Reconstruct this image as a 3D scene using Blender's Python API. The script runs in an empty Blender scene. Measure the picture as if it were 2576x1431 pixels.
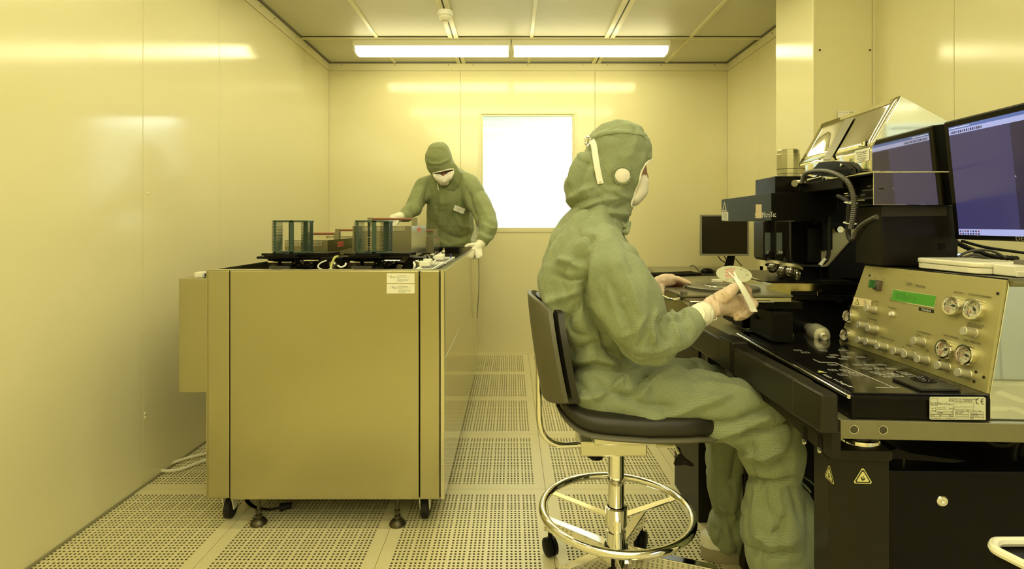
import bpy, bmesh, math, random
import numpy as np
from mathutils import Vector, Matrix, noise
C = bpy.context.scene.collection
SC = bpy.context.scene
random.seed(3)
# ------------------------------------------------------------------ camera
F, CX, CY, H = 1352.0, 1286.0, 563.0, 1.14      # focal length and vanishing point in 2576x1431 pixels, eye height
cam = bpy.data.objects.new('camera', bpy.data.cameras.new('camera')); C.objects.link(cam)
cam.location = (0, 0, H); cam.rotation_euler = (math.pi / 2, 0, 0)
cam.data.sensor_width = 36; cam.data.lens = F / 2576 * 36
cam.data.shift_x = -(CX - 1288) / 2576; cam.data.shift_y = -(715.5 - CY) / 2576
cam.data.clip_start = 0.02; cam.data.clip_end = 60
SC.camera = cam
# ------------------------------------------------------------------ world, exposure
w = bpy.data.worlds.new('world'); SC.world = w; w.use_nodes = True
w.node_tree.nodes['Background'].inputs[0].default_value = (0.9, 0.85, 0.6, 1)
w.node_tree.nodes['Background'].inputs[1].default_value = 0.02
SC.view_settings.view_transform = 'Standard'; SC.view_settings.look = 'None'
SC.view_settings.exposure = 0.0; SC.view_settings.gamma = 1.0
SC.view_settings.use_curve_mapping = False
cy = SC.cycles
cy.use_denoising = True
cy.max_bounces = 9; cy.diffuse_bounces = 5; cy.glossy_bounces = 5; cy.transmission_bounces = 5; cy.transparent_max_bounces = 8
cy.sample_clamp_indirect = 6.0; cy.caustics_reflective = False; cy.caustics_refractive = False
LAMP = (1.0, 0.915, 0.53); LAMP_S = 12.8          # yellow safe-light tubes of this room
WHITE = (0.93, 1.0, 0.93); WHITE_S = 24.0         # white tubes of the rooms next door
# ------------------------------------------------------------------ materials
MATS = {}
def mat(name, col, rough=0.5, metal=0.0, spec=0.5, coat=0.0, emit=None, es=0.0, brush=None, noisy=None, trans=0.0, alpha=1.0, bump=None, sheen=0.0, sss=0.0):
    if name in MATS: return MATS[name]
    m = bpy.data.materials.new(name); m.use_nodes = True; MATS[name] = m
    nt = m.node_tree; N = nt.nodes; L = nt.links; b = N['Principled BSDF']
    b.inputs['Base Color'].default_value = (*col, 1); b.inputs['Roughness'].default_value = rough
    b.inputs['Metallic'].default_value = metal; b.inputs['Specular IOR Level'].default_value = spec
    b.inputs['Coat Weight'].default_value = coat; b.inputs['Coat Roughness'].default_value = 0.05
    if emit: b.inputs['Emission Color'].default_value = (*emit, 1); b.inputs['Emission Strength'].default_value = es
    b.inputs['Transmission Weight'].default_value = trans; b.inputs['Alpha'].default_value = alpha
    b.inputs['Sheen Weight'].default_value = sheen; b.inputs['Subsurface Weight'].default_value = sss
    tc = N.new('ShaderNodeTexCoord')
    if noisy:       # (scale, amount): soft wear in the colour and the gloss
        n = N.new('ShaderNodeTexNoise'); n.inputs['Scale'].default_value = noisy[0]; n.inputs['Detail'].default_value = 5
        L.new(tc.outputs['Object'], n.inputs['Vector'])
        r = N.new('ShaderNodeMapRange'); r.inputs['To Min'].default_value = 1 - noisy[1]; r.inputs['To Max'].default_value = 1 + noisy[1]
        L.new(n.outputs['Fac'], r.inputs['Value'])
        mx = N.new('ShaderNodeVectorMath'); mx.operation = 'SCALE'; mx.inputs[0].default_value = col
        L.new(r.outputs['Result'], mx.inputs['Scale']); L.new(mx.outputs['Vector'], b.inputs['Base Color'])
        r2 = N.new('ShaderNodeMapRange'); r2.inputs['To Min'].default_value = rough * (1 - noisy[1]); r2.inputs['To Max'].default_value = min(1, rough * (1 + noisy[1]))
        L.new(n.outputs['Fac'], r2.inputs['Value']); L.new(r2.outputs['Result'], b.inputs['Roughness'])
    if brush:       # (stretch vector, strength)
        mp = N.new('ShaderNodeMapping'); mp.inputs['Scale'].default_value = brush[0]
        L.new(tc.outputs['Object'], mp.inputs['Vector'])
        n = N.new('ShaderNodeTexNoise'); n.inputs['Scale'].default_value = 1.0; n.inputs['Detail'].default_value = 3
        L.new(mp.outputs['Vector'], n.inputs['Vector'])
        bp = N.new('ShaderNodeBump'); bp.inputs['Strength'].default_value = brush[1]; bp.inputs['Distance'].default_value = 0.001
        L.new(n.outputs['Fac'], bp.inputs['Height']); L.new(bp.outputs['Normal'], b.inputs['Normal'])
    if bump:        # (scale, strength, distance)
        n = N.new('ShaderNodeTexNoise'); n.inputs['Scale'].default_value = bump[0]; n.inputs['Detail'].default_value = 4
        L.new(tc.outputs['Object'], n.inputs['Vector'])
        bp = N.new('ShaderNodeBump'); bp.inputs['Strength'].default_value = bump[1]; bp.inputs['Distance'].default_value = bump[2]
        L.new(n.outputs['Fac'], bp.inputs['Height']); L.new(bp.outputs['Normal'], b.inputs['Normal'])
    return m
WALL = mat('wall_paint', (0.75, 0.705, 0.445), 0.13, spec=0.52, bump=(1.3, 0.05, 0.02))
TRIM = mat('wall_trim', (0.72, 0.68, 0.44), 0.3)
JOINT = mat('joint_shadow', (0.30, 0.28, 0.16), 0.7)
FLOOR = mat('floor_vinyl', (0.68, 0.63, 0.38), 0.38, spec=0.4, noisy=(260, 0.16))
UNDER = mat('plenum', (0.03, 0.028, 0.015), 0.9)
HOLE = mat('hole_wall_shade', (0.12, 0.11, 0.05), 0.8)  # darker than the vinyl: shade inside the floor holes put into the colour
STEEL = mat('brushed_steel', (0.48, 0.45, 0.30), 0.25, 1.0, brush=((3, 3, 500), 0.10), noisy=(1.6, 0.07))
STEELX = mat('mirror_steel', (0.80, 0.79, 0.72), 0.06, 1.0)
STEELS = mat('satin_steel', (0.66, 0.64, 0.52), 0.22, 1.0)
SHEETM = mat('polished_sheet', (0.60, 0.565, 0.36), 0.13, 1.0)
CHROME = mat('chrome', (0.86, 0.84, 0.78), 0.07, 1.0)
ALU = mat('anodised_aluminium', (0.24, 0.225, 0.13), 0.40, 0.6, noisy=(40, 0.06))
PANELM = mat('panel_aluminium', (0.43, 0.395, 0.185), 0.42, 0.45, noisy=(400, 0.05))
BLACK = mat('black_enamel', (0.005, 0.0045, 0.0035), 0.30, spec=0.14)
BLACKM = mat('black_matt', (0.005, 0.0045, 0.0035), 0.5, spec=0.15)
BLACKG = mat('black_gloss', (0.006, 0.0055, 0.005), 0.12, spec=0.35)
DARK = mat('dark_grey', (0.028, 0.026, 0.020), 0.45, spec=0.3)
RUBBER = mat('black_rubber', (0.013, 0.012, 0.010), 0.6, spec=0.3, bump=(300, 0.1, 0.001))
GREY = mat('grey_plastic', (0.14, 0.13, 0.10), 0.5)
TEALB = mat('blue_black_paint', (0.016, 0.024, 0.028), 0.35)
WHITEP = mat('white_plastic', (0.80, 0.80, 0.74), 0.35)
IVORY = mat('ivory_plastic', (0.82, 0.80, 0.68), 0.4, sss=0.0)
PAPER = mat('label_paper', (0.78, 0.77, 0.66), 0.6)
INK = mat('ink', (0.03, 0.03, 0.025), 0.6)
PRINT = mat('white_print', (0.72, 0.72, 0.66), 0.6)
YELLOW = mat('warning_yellow', (0.70, 0.66, 0.26), 0.5)
RED = mat('red_label', (0.75, 0.16, 0.10), 0.5)
GREEN = mat('green_knob', (0.03, 0.14, 0.04), 0.35)
CASS = mat('cassette_teal', (0.035, 0.070, 0.050), 0.35)
BROWN = mat('brown_rod', (0.22, 0.07, 0.03), 0.4)
GLASS = mat('clear_glass', (0.9, 0.95, 0.9), 0.02, trans=0.0, alpha=0.22)
SEATM = mat('seat_vinyl', (0.016, 0.014, 0.010), 0.42, bump=(160, 0.08, 0.001))
SHELL = mat('seat_shell', (0.10, 0.095, 0.065), 0.45)
GLOVE = mat('latex_glove', (0.62, 0.48, 0.36), 0.33, spec=0.5, bump=(90, 0.35, 0.004), sss=0.15)
GLOVEW = mat('latex_cuff', (0.78, 0.76, 0.62), 0.38, bump=(70, 0.4, 0.004))
MASKM = mat('mask_cloth', (0.76, 0.72, 0.64), 0.8, bump=(60, 0.3, 0.003))
WTRIM = mat('white_tape', (0.82, 0.80, 0.70), 0.7)
SKIN = mat('skin', (0.34, 0.19, 0.13), 0.5, sss=0.1)
HAIR = mat('hair', (0.03, 0.022, 0.015), 0.6)
SOLE = mat('shoe_sole', (0.36, 0.33, 0.22), 0.6)
LAMPM = mat('lamp_diffuser', (0.9, 0.88, 0.7), 0.4, emit=LAMP, es=LAMP_S)
LAMPW = mat('white_lamp_diffuser', (0.9, 0.9, 0.9), 0.4, emit=WHITE, es=WHITE_S)
LAMPH = mat('lamp_housing', (0.80, 0.78, 0.64), 0.35)
WROOM = mat('white_room_paint', (0.86, 0.87, 0.84), 0.5)
PALE = mat('pale_door', (0.62, 0.68, 0.66), 0.45)
def fabric(name, col, s=0.0058, k=0.30):
    m = mat(name, col, 0.78, sheen=0.15); nt = m.node_tree; N = nt.nodes; L = nt.links; b = N['Principled BSDF']
    g = N.new('ShaderNodeNewGeometry'); tc = N.new('ShaderNodeTexCoord')
    sp = N.new('ShaderNodeSeparateXYZ'); L.new(tc.outputs['Object'], sp.inputs[0])
    sn = N.new('ShaderNodeSeparateXYZ'); L.new(g.outputs['True Normal'], sn.inputs[0])
    acc = None
    def M(op, a, b_, c=None):
        n = N.new('ShaderNodeMath'); n.operation = op
        for i, x in enumerate([a, b_, c]):
            if x is None: continue
            if isinstance(x, (int, float)): n.inputs[i].default_value = x
            else: L.new(x, n.inputs[i])
        return n.outputs[0]
    # the body leans, so the weave follows axes turned a little
    ax = [M('ADD', sp.outputs[0], M('MULTIPLY', sp.outputs[2], 0.22)), sp.outputs[1], M('SUBTRACT', sp.outputs[2], M('MULTIPLY', sp.outputs[0], 0.22))]
    for i, a in enumerate(ax):
        fr = M('FRACT', M('MULTIPLY', a, 1 / s), None)
        ln = M('LESS_THAN', fr, 0.11)
        nn = M('LESS_THAN', M('ABSOLUTE', sn.outputs[i], None), [0.75, 0.45, 0.8][i])
        v = M('MULTIPLY', ln, nn)
        acc = v if acc is None else M('MAXIMUM', acc, v)
    nz = N.new('ShaderNodeTexNoise'); nz.inputs['Scale'].default_value = 7; L.new(tc.outputs['Object'], nz.inputs['Vector'])
    f1 = M('SUBTRACT', M('ADD', 0.92, M('MULTIPLY', nz.outputs['Fac'], 0.16)), M('MULTIPLY', acc, k))
    mx = N.new('ShaderNodeVectorMath'); mx.operation = 'SCALE'; mx.inputs[0].default_value = col
    L.new(f1, mx.inputs['Scale']); L.new(mx.outputs['Vector'], b.inputs['Base Color'])
    # crumple relief of the cloth
    n2 = N.new('ShaderNodeTexNoise'); n2.inputs['Scale'].default_value = 16; n2.inputs['Detail'].default_value = 3; n2.inputs['Distortion'].default_value = 1.2
    mp = N.new('ShaderNodeMapping'); mp.inputs['Scale'].default_value = (1, 1, 0.55); mp.inputs['Rotation'].default_value = (0, 0.6, 0)
    L.new(tc.outputs['Object'], mp.inputs['Vector']); L.new(mp.outputs['Vector'], n2.inputs['Vector'])
    bp = N.new('ShaderNodeBump'); bp.inputs['Strength'].default_value = 0.55; bp.inputs['Distance'].default_value = 0.012
    L.new(n2.outputs['Fac'], bp.inputs['Height']); L.new(bp.outputs['Normal'], b.inputs['Normal'])
    return m
SUIT = fabric('coverall_cloth', (0.245, 0.285, 0.165), k=0.40)
SUITB = fabric('coverall_cloth_plain', (0.225, 0.26, 0.115), k=0.10)
def dots(name, col, hole, s, r, rough=0.5, metal=0.0):     # punched sheet too fine to model: grid of dark holes
    m = mat(name, col, rough, metal); nt = m.node_tree; N = nt.nodes; L = nt.links; b = N['Principled BSDF']
    tc = N.new('ShaderNodeTexCoord'); v = N.new('ShaderNodeTexVoronoi'); v.inputs['Scale'].default_value = 1 / s
    v.inputs['Randomness'].default_value = 0.0; L.new(tc.outputs['Object'], v.inputs['Vector'])
    lt = N.new('ShaderNodeMath'); lt.operation = 'LESS_THAN'; lt.inputs[1].default_value = r
    L.new(v.outputs['Distance'], lt.inputs[0])
    mx = N.new('ShaderNodeMix'); mx.data_type = 'RGBA'; mx.inputs[6].default_value = (*col, 1); mx.inputs[7].default_value = (*hole, 1)
    L.new(lt.outputs[0], mx.inputs[0]); L.new(mx.outputs[2], b.inputs['Base Color'])
    return m
CEILM = dots('ceiling_mesh', (0.62, 0.60, 0.47), (0.36, 0.34, 0.24), 0.014, 0.30)
PERF = dots('punched_sheet', (0.60, 0.57, 0.40), (0.03, 0.03, 0.02), 0.0060, 0.36, 0.35, 0.6)
def scr(name, col, s): return mat(name, (0.01, 0.01, 0.012), 0.18, emit=col, es=s)
SCREEN = scr('screen_indigo', (0.045, 0.038, 0.120), 1.0)
SCREEND = scr('screen_dim', (0.024, 0.018, 0.050), 1.0)
SCRBAR = scr('screen_bar', (0.42, 0.45, 0.78), 1.0)
SCRTTL = scr('screen_title', (0.10, 0.16, 0.42), 1.0)
LCD = mat('lcd_green', (0.05, 0.22, 0.02), 0.25, emit=(0.08, 0.30, 0.02), es=0.28)
LCDT = mat('lcd_text', (0.02, 0.12, 0.02), 0.4)
LED = mat('blue_led', (0.5, 0.9, 0.9), 0.3, emit=(0.5, 0.95, 1.0), es=9)
# ------------------------------------------------------------------ pixel helpers (turn a measured pixel into a place in the room)
def P(px, py, D): return np.array([(px - CX) * D / F, D, H - (py - CY) * D / F])
def Pz(px, py, z):
    D = (H - z) * F / (py - CY); return P(px, py, D)
TH = math.radians(3.2)
MO = np.array([0.705, 1.15, 0.0]); MX = np.array([math.cos(TH), -math.sin(TH), 0]); MY = np.array([math.sin(TH), math.cos(TH), 0]); MZ = np.array([0, 0, 1.0])
def M(x, y, z): return MO + MX * x + MY * y + MZ * z
CAMP = np.array([0, 0, H])
def ray(px, py): return np.array([(px - CX) / F, 1.0, -(py - CY) / F])
def hit(px, py, p0, n):
    d = ray(px, py); return CAMP + d * (np.dot(np.array(p0) - CAMP, n) / np.dot(d, n))
def My(px, py, y0): return hit(px, py, M(0, y0, 0), MY)       # on the machine plane y = y0 (faces the camera)
def Mx(px, py, x0): return hit(px, py, M(x0, 0, 0), MX)       # on the machine plane x = x0 (faces the operator)
def proj(V):
    V = np.asarray(V); return np.stack([CX + V[:, 0] / V[:, 1] * F, CY - (V[:, 2] - H) / V[:, 1] * F], 1)
# ------------------------------------------------------------------ mesh builder
FONTC = {}
class G:
    def __init__(s): s.v = []; s.f = []; s.m = []; s.s = []; s.n = 0; s.T = None
    def frame(s, o, ex, ey, ez): s.T = (np.array(o), np.array([ex, ey, ez], float)); return s
    def mach(s): return s.frame(MO, MX, MY, MZ)
    def world(s): s.T = None; return s
    def add(s, V, Fs, mt=0, smooth=False):
        V = np.asarray(V, float).reshape(-1, 3)
        if s.T is not None: V = s.T[0] + V @ s.T[1]
        k = s.n; s.v.append(V); s.n += len(V)
        for f in Fs: s.f.append([i + k for i in f]); s.m.append(mt); s.s.append(smooth)
        return s
    def box(s, x0, x1, y0, y1, z0, z1, mt=0):
        V = [(x, y, z) for z in (z0, z1) for y in (y0, y1) for x in (x0, x1)]
        return s.add(V, [(0, 2, 3, 1), (4, 5, 7, 6), (0, 1, 5, 4), (2, 6, 7, 3), (0, 4, 6, 2), (1, 3, 7, 5)], mt)
    def prism(s, poly, off, mt=0, smooth=False):
        a = np.array(poly, float); n = len(a); V = np.concatenate([a, a + np.array(off)])
        return s.add(V, [list(range(n))[::-1], list(range(n, 2 * n))] + [(i, (i + 1) % n, n + (i + 1) % n, n + i) for i in range(n)], mt, smooth)
    def cyl(s, p0, p1, r0, r1=None, n=24, mt=0, smooth=True, caps=True):
        r1 = r0 if r1 is None else r1
        p0 = np.array(p0, float); p1 = np.array(p1, float); d = p1 - p0; d = d / np.linalg.norm(d)
        a = np.cross(d, [0, 0, 1.0]) if abs(d[2]) < 0.9 else np.cross(d, [1.0, 0, 0]); a /= np.linalg.norm(a); b = np.cross(d, a)
        t = np.arange(n) * 2 * math.pi / n; ring = np.cos(t)[:, None] * a + np.sin(t)[:, None] * b
        V = np.concatenate([p0 + ring * r0, p1 + ring * r1])
        s.add(V, [(i, (i + 1) % n, n + (i + 1) % n, n + i) for i in range(n)], mt, smooth)
        if caps: s.add(V, [list(range(n))[::-1], list(range(n, 2 * n))], mt, False)
        return s
    def lathe(s, o, axis, prof, n=28, mt=0, smooth=True):
        o = np.array(o, float); d = np.array(axis, float); d /= np.linalg.norm(d)
        a = np.cross(d, [0, 0, 1.0]) if abs(d[2]) < 0.9 else np.cross(d, [1.0, 0, 0]); a /= np.linalg.norm(a); b = np.cross(d, a)
        t = np.arange(n) * 2 * math.pi / n; ring = np.cos(t)[:, None] * a + np.sin(t)[:, None] * b
        V = np.concatenate([o + d * h + ring * max(r, 1e-5) for r, h in prof]); Fs = []
        for k in range(len(prof) - 1):
            Fs += [(k * n + i, k * n + (i + 1) % n, (k + 1) * n + (i + 1) % n, (k + 1) * n + i) for i in range(n)]
        return s.add(V, Fs, mt, smooth)
    def tube(s, pts, r, n=8, mt=0, closed=False, flat=1.0, sub=0):
        P_ = [np.array(p, float) for p in pts]
        if sub: P_ = cat(P_, sub, closed)
        m = len(P_); rs = r if hasattr(r, '__len__') else [r] * m
        V = []; pa = None
        for i in range(m):
            q0 = P_[i - 1] if (i or closed) else P_[0]; q1 = P_[(i + 1) % m] if (i < m - 1 or closed) else P_[-1]
            d = q1 - q0; d = d / (np.linalg.norm(d) + 1e-12)
            if pa is None:
                pa = np.cross(d, [0, 0, 1.0]) if abs(d[2]) < 0.9 else np.cross(d, [1.0, 0, 0])
            a = pa - d * np.dot(pa, d); a /= (np.linalg.norm(a) + 1e-12); pa = a; b = np.cross(d, a)
            for k in range(n):
                t = 2 * math.pi * k / n; V.append(P_[i] + (a * math.cos(t) + b * math.sin(t) * flat) * rs[min(i, len(rs) - 1)])
        Fs = []
        for i in range(m if closed else m - 1):
            j = (i + 1) % m
            Fs += [(i * n + k, i * n + (k + 1) % n, j * n + (k + 1) % n, j * n + k) for k in range(n)]
        if not closed: Fs += [list(range(n))[::-1], [(m - 1) * n + k for k in range(n)]]
        return s.add(V, Fs, mt, True)
    def sph(s, c, r, sc=(1, 1, 1), mt=0, nu=16, nv=10):
        V = []; Fs = []
        for j in range(nv + 1):
            a = math.pi * j / nv
            for i in range(nu):
                b = 2 * math.pi * i / nu
                V.append((c[0] + r * sc[0] * math.sin(a) * math.cos(b), c[1] + r * sc[1] * math.sin(a) * math.sin(b), c[2] + r * sc[2] * math.cos(a)))
        for j in range(nv):
            for i in range(nu): Fs.append((j * nu + i, j * nu + (i + 1) % nu, (j + 1) * nu + (i + 1) % nu, (j + 1) * nu + i))
        return s.add(V, Fs, mt, True)
    def quad(s, a, b, c, d, mt=0): return s.add([a, b, c, d], [(0, 1, 2, 3)], mt)
    def text(s, t, o, ex, ey, size, mt=0, align='CENTER', ax=1.0):
        key = (t, align)
        if key not in FONTC:
            cu = bpy.data.curves.new('t', 'FONT'); cu.body = t; cu.align_x = align; cu.align_y = 'CENTER'; cu.size = 1; cu.resolution_u = 2
            ob = bpy.data.objects.new('t', cu); C.objects.link(ob); bpy.context.view_layer.update()
            me = bpy.data.meshes.new_from_object(ob.evaluated_get(bpy.context.evaluated_depsgraph_get()))
            FONTC[key] = ([tuple(v.co) for v in me.vertices], [tuple(p.vertices) for p in me.polygons])
            bpy.data.objects.remove(ob); bpy.data.curves.remove(cu); bpy.data.meshes.remove(me)
        V, Fs = FONTC[key]
        if not V: return s
        o = np.array(o); ex = np.array(ex) * size * ax; ey = np.array(ey) * size
        return s.add([o + ex * v[0] + ey * v[1] for v in V], Fs, mt)
    def out(s, name, mats, parent=None, bevel=0.0, seg=2, label=None, kind=None, nonorm=False):
        V = np.concatenate(s.v); lo = V.min(0); hi = V.max(0); c = (lo + hi) / 2
        if parent is None or True: c = c.copy(); c[2] = lo[2] if parent is None else c[2]
        me = bpy.data.meshes.new(name)
        me.from_pydata((V - c).tolist(), [], s.f)
        for m_ in (mats if isinstance(mats, (list, tuple)) else [mats]): me.materials.append(m_)
        me.polygons.foreach_set('material_index', s.m); me.polygons.foreach_set('use_smooth', s.s)
        if not nonorm:
            bm = bmesh.new(); bm.from_mesh(me); bmesh.ops.remove_doubles(bm, verts=bm.verts, dist=1e-6)
            bmesh.ops.recalc_face_normals(bm, faces=bm.faces); bm.to_mesh(me); bm.free()
        if any(s.s): me.set_sharp_from_angle(angle=math.radians(38))
        me.update()
        return link(name, me, c, parent, bevel, seg, label, kind)
WL = {}
def link(name, me, c, parent=None, bevel=0.0, seg=2, label=None, kind=None):
    o = bpy.data.objects.new(name, me); C.objects.link(o)
    pl = WL[parent.name] if parent is not None else np.zeros(3)
    o.location = tuple(np.array(c) - pl); o.parent = parent; WL[o.name] = np.array(c, float)
    if bevel:
        b = o.modifiers.new('bevel', 'BEVEL'); b.width = bevel; b.segments = seg; b.limit_method = 'ANGLE'; b.angle_limit = math.radians(40)
    if label: o['label'] = label
    if kind: o['kind'] = kind
    return o
def thing(name, label, cat_, loc, group=None):
    o = bpy.data.objects.new(name, None); C.objects.link(o); o.location = tuple(loc); o.empty_display_size = 0.05
    WL[o.name] = np.array(loc, float); o['label'] = label; o['category'] = cat_
    if group: o['group'] = group
    return o
def tag(o, label, cat_, group=None):
    o['label'] = label; o['category'] = cat_
    if group: o['group'] = group
    return o
def S(o): o['kind'] = 'structure'; return o
def cat(P_, k, closed=False):         # smooth a path
    n = len(P_); R = []
    for i in range(n if closed else n - 1):
        p0 = P_[(i - 1) % n] if (closed or i > 0) else P_[0]; p1 = P_[i]; p2 = P_[(i + 1) % n]; p3 = P_[(i + 2) % n] if (closed or i < n - 2) else P_[-1]
        for j in range(k):
            t = j / k
            R.append(0.5 * ((2 * p1) + (p2 - p0) * t + (2 * p0 - 5 * p1 + 4 * p2 - p3) * t * t + (3 * p1 - p0 - 3 * p2 + p3) * t ** 3))
    if not closed: R.append(P_[-1])
    return R
def dup(root, loc):                   # a copy of a thing with copies of its parts and sub-parts
    r = root.copy(); C.objects.link(r); r.location = tuple(loc); WL[r.name] = np.array(loc, float)
    for ch in list(root.children):
        c = ch.copy(); C.objects.link(c); c.parent = r; WL[c.name] = np.array(loc, float) + np.array(ch.location)
        for g in ch.children:
            d = g.copy(); C.objects.link(d); d.parent = c
    return r
# ================================================================== THE ROOM
XL, XR, YB, ZC = -1.596, 1.895, 4.71, 2.554      # left wall, right wall, back wall, ceiling
RX, RY = 4.7, -2.70                               # the wider bay behind the camera
# ---- raised floor of punched tiles
def tile_mesh():
    me = bpy.data.meshes.new('floor_tile'); T = 0.6; gap = 0.0008
    c = []; 
    for g in range(8):
        for k in range(4): c.append(g * 0.0646 + k * 0.015)
    c = np.array(c); c += (T - c[-1]) / 2; n = len(c)
    e = np.concatenate([[c[0] - 0.0075], (c[1:] + c[:-1]) / 2, [c[-1] + 0.0075]])
    V = []; Fs = []; r = 0.0044; dz = -0.010
    ang = [math.pi * 1.25 + k * math.pi / 4 for k in range(8)]
    for i in range(n):
        for j in range(n):
            x0, x1, y0, y1 = e[i], e[i + 1], e[j], e[j + 1]; xm, ym = c[i], c[j]; k = len(V)
            V += [(x0, y0, 0), (xm, y0, 0), (x1, y0, 0), (x1, ym, 0), (x1, y1, 0), (xm, y1, 0), (x0, y1, 0), (x0, ym, 0)]
            V += [(xm + r * math.cos(a), ym + r * math.sin(a), 0) for a in ang]
            V += [(xm + r * math.cos(a), ym + r * math.sin(a), dz) for a in ang]
            for q in range(8):
                q2 = (q + 1) % 8
                Fs.append((k + q, k + q2, k + 8 + q2, k + 8 + q)); Fs.append((k + 8 + q, k + 8 + q2, k + 16 + q2, k + 16 + q))
    k = len(V); a, b = gap, T - gap; p, q = e[0], e[-1]
    V += [(a, a, 0), (b, a, 0), (b, b, 0), (a, b, 0), (p, p, 0), (q, p, 0), (q, q, 0), (p, q, 0), (a, a, -.02), (b, a, -.02), (b, b, -.02), (a, b, -.02)]
    for i in range(4):
        j = (i + 1) % 4
        Fs.append((k + i, k + j, k + 4 + j, k + 4 + i)); Fs.append((k + 8 + i, k + 8 + j, k + j, k + i))
    me.from_pydata(V, [], Fs); me.materials.append(FLOOR); me.materials.append(HOLE)
    me.polygons.foreach_set('material_index', [1 if (i < n * n * 16 and i % 2) else 0 for i in range(len(Fs))]); me.update(); return me
g = G(); g.box(XL - 0.1, RX + 0.1, RY - 0.1, YB + 0.1, -0.16, -0.08)
floor = S(g.out('floor', UNDER)); tm = tile_mesh()
X0, Y0 = 0.147, 2.31
plain = G()
for i in range(-3, 8):
    for j in range(-9, 4):
        x, y = X0 + i * 0.6, Y0 + j * 0.6
        if i >= 3 and y > 1.2: continue
        seen = y >= 1.0 or (x >= 1.9 and -2.8 <= y <= 0.5)
        if seen:
            o = bpy.data.objects.new('floor_tile', tm); C.objects.link(o); o.parent = floor
            o.location = tuple(np.array([x, y, 0]) - WL['floor'])
        else: plain.box(x + .001, x + .599, y + .001, y + .599, -0.02, 0)
plain.out('floor_plate', FLOOR, floor)
# ---- wall panels with recessed joints
def wall(name, back, panels, trim=None, screws=None):
    g = G(); g.box(*back); wl = S(g.out(name, JOINT))
    for bx in panels:
        g = G()
        for b_ in (bx if isinstance(bx[0], tuple) else [bx]): g.box(*b_)
        g.out('wall_panel', WALL, wl, bevel=0.001)
    if trim: 
        g = G()
        for t in trim: g.box(*t)
        g.out('top_profile', TRIM, wl)
    if screws:
        for (p, d) in screws:
            g = G(); g.cyl(p, np.array(p) + np.array(d) * 0.003, 0.004, n=8); g.out('screw', DARK, wl)
    return wl
J = 0.0012; ZT = ZC - 0.075
js = [RY, -1.3, -0.1, 1.12, 2.33, 2.94, 4.15, YB]
wall('wall_left', (XL - 0.06, XL - 0.012, RY, YB + 0.06, -0.1, ZC + 0.05),
     [(XL - 0.03, XL, js[i] + J, js[i + 1] - J, 0.0, ZT - J) for i in range(len(js) - 1)],
     [(XL - 0.02, XL + 0.002, RY, YB, ZT + J, ZC)],
     [((XL + 0.002, y, ZC - 0.03), (1, 0, 0)) for y in (3.42, 3.62, 3.98, 4.2, 4.55)])
jb = [XL, -0.446, 0.735, XR]; wx0, wx1, wz0, wz1 = -0.262, 0.551, 1.09, 2.10
mid = [(jb[1] + J, wx0, YB, YB + 0.03, 0, ZT - J), (wx1, jb[2] - J, YB, YB + 0.03, 0, ZT - J), (wx0, wx1, YB, YB + 0.03, 0, wz0), (wx0, wx1, YB, YB + 0.03, wz1, ZT - J)]
wb = wall('wall_back', (XL - 0.06, -0.35, YB + 0.012, YB + 0.06, -0.1, ZC + 0.05),
     [(XL, jb[1] - J, YB, YB + 0.03, 0, ZT - J), mid, (jb[2] + J, XR, YB, YB + 0.03, 0, ZT - J)],
     [(XL, XR, YB - 0.002, YB + 0.02, ZT + J, ZC)],
     [(tuple(P(x, 163.5, YB - 0.002)), (0, -1, 0)) for x in (860, 994, 1128, 1190, 1328, 1466, 1528, 1663, 1798)])
g = G(); g.box(0.62, XR + 0.06, YB + 0.012, YB + 0.06, -0.1, ZC + 0.05); g.box(-0.36, 0.63, YB + 0.02, YB + 0.06, -0.1, wz0 - 0.01); g.box(-0.36, 0.63, YB + 0.02, YB + 0.06, wz1 + 0.01, ZC + 0.05)
g.out('wall_core', JOINT, wb)
wl_ = bpy.data.objects['wall_left']; wb_ = wb
for a_, b_ in ((372, 487), (556, 504), (365, 1040), (365, 1050), (766, 520)):
    D_ = -XL * F / (CX - a_); g = G(); g.sph((XL, D_, pz0 := H - (b_ - CY) * D_ / F), .007, (.5, 1, 1), nu=12, nv=8); g.out('wall_plug', WALL, wl_)
for a_, b_ in ((837, 527), (1206, 300)):
    q_ = P(a_, b_, YB); g = G(); g.sph(q_, .007, (1, .5, 1), nu=12, nv=8); g.out('wall_plug', WALL, wb_)
# skirting line
g = G(); g.box(XL, XR, YB - 0.008, YB, 0, 0.012); S(g.out('baseboard_back', TRIM))
g = G(); g.box(XL, XL + 0.006, RY, YB, 0, 0.010); S(g.out('baseboard_left', JOINT))
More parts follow.
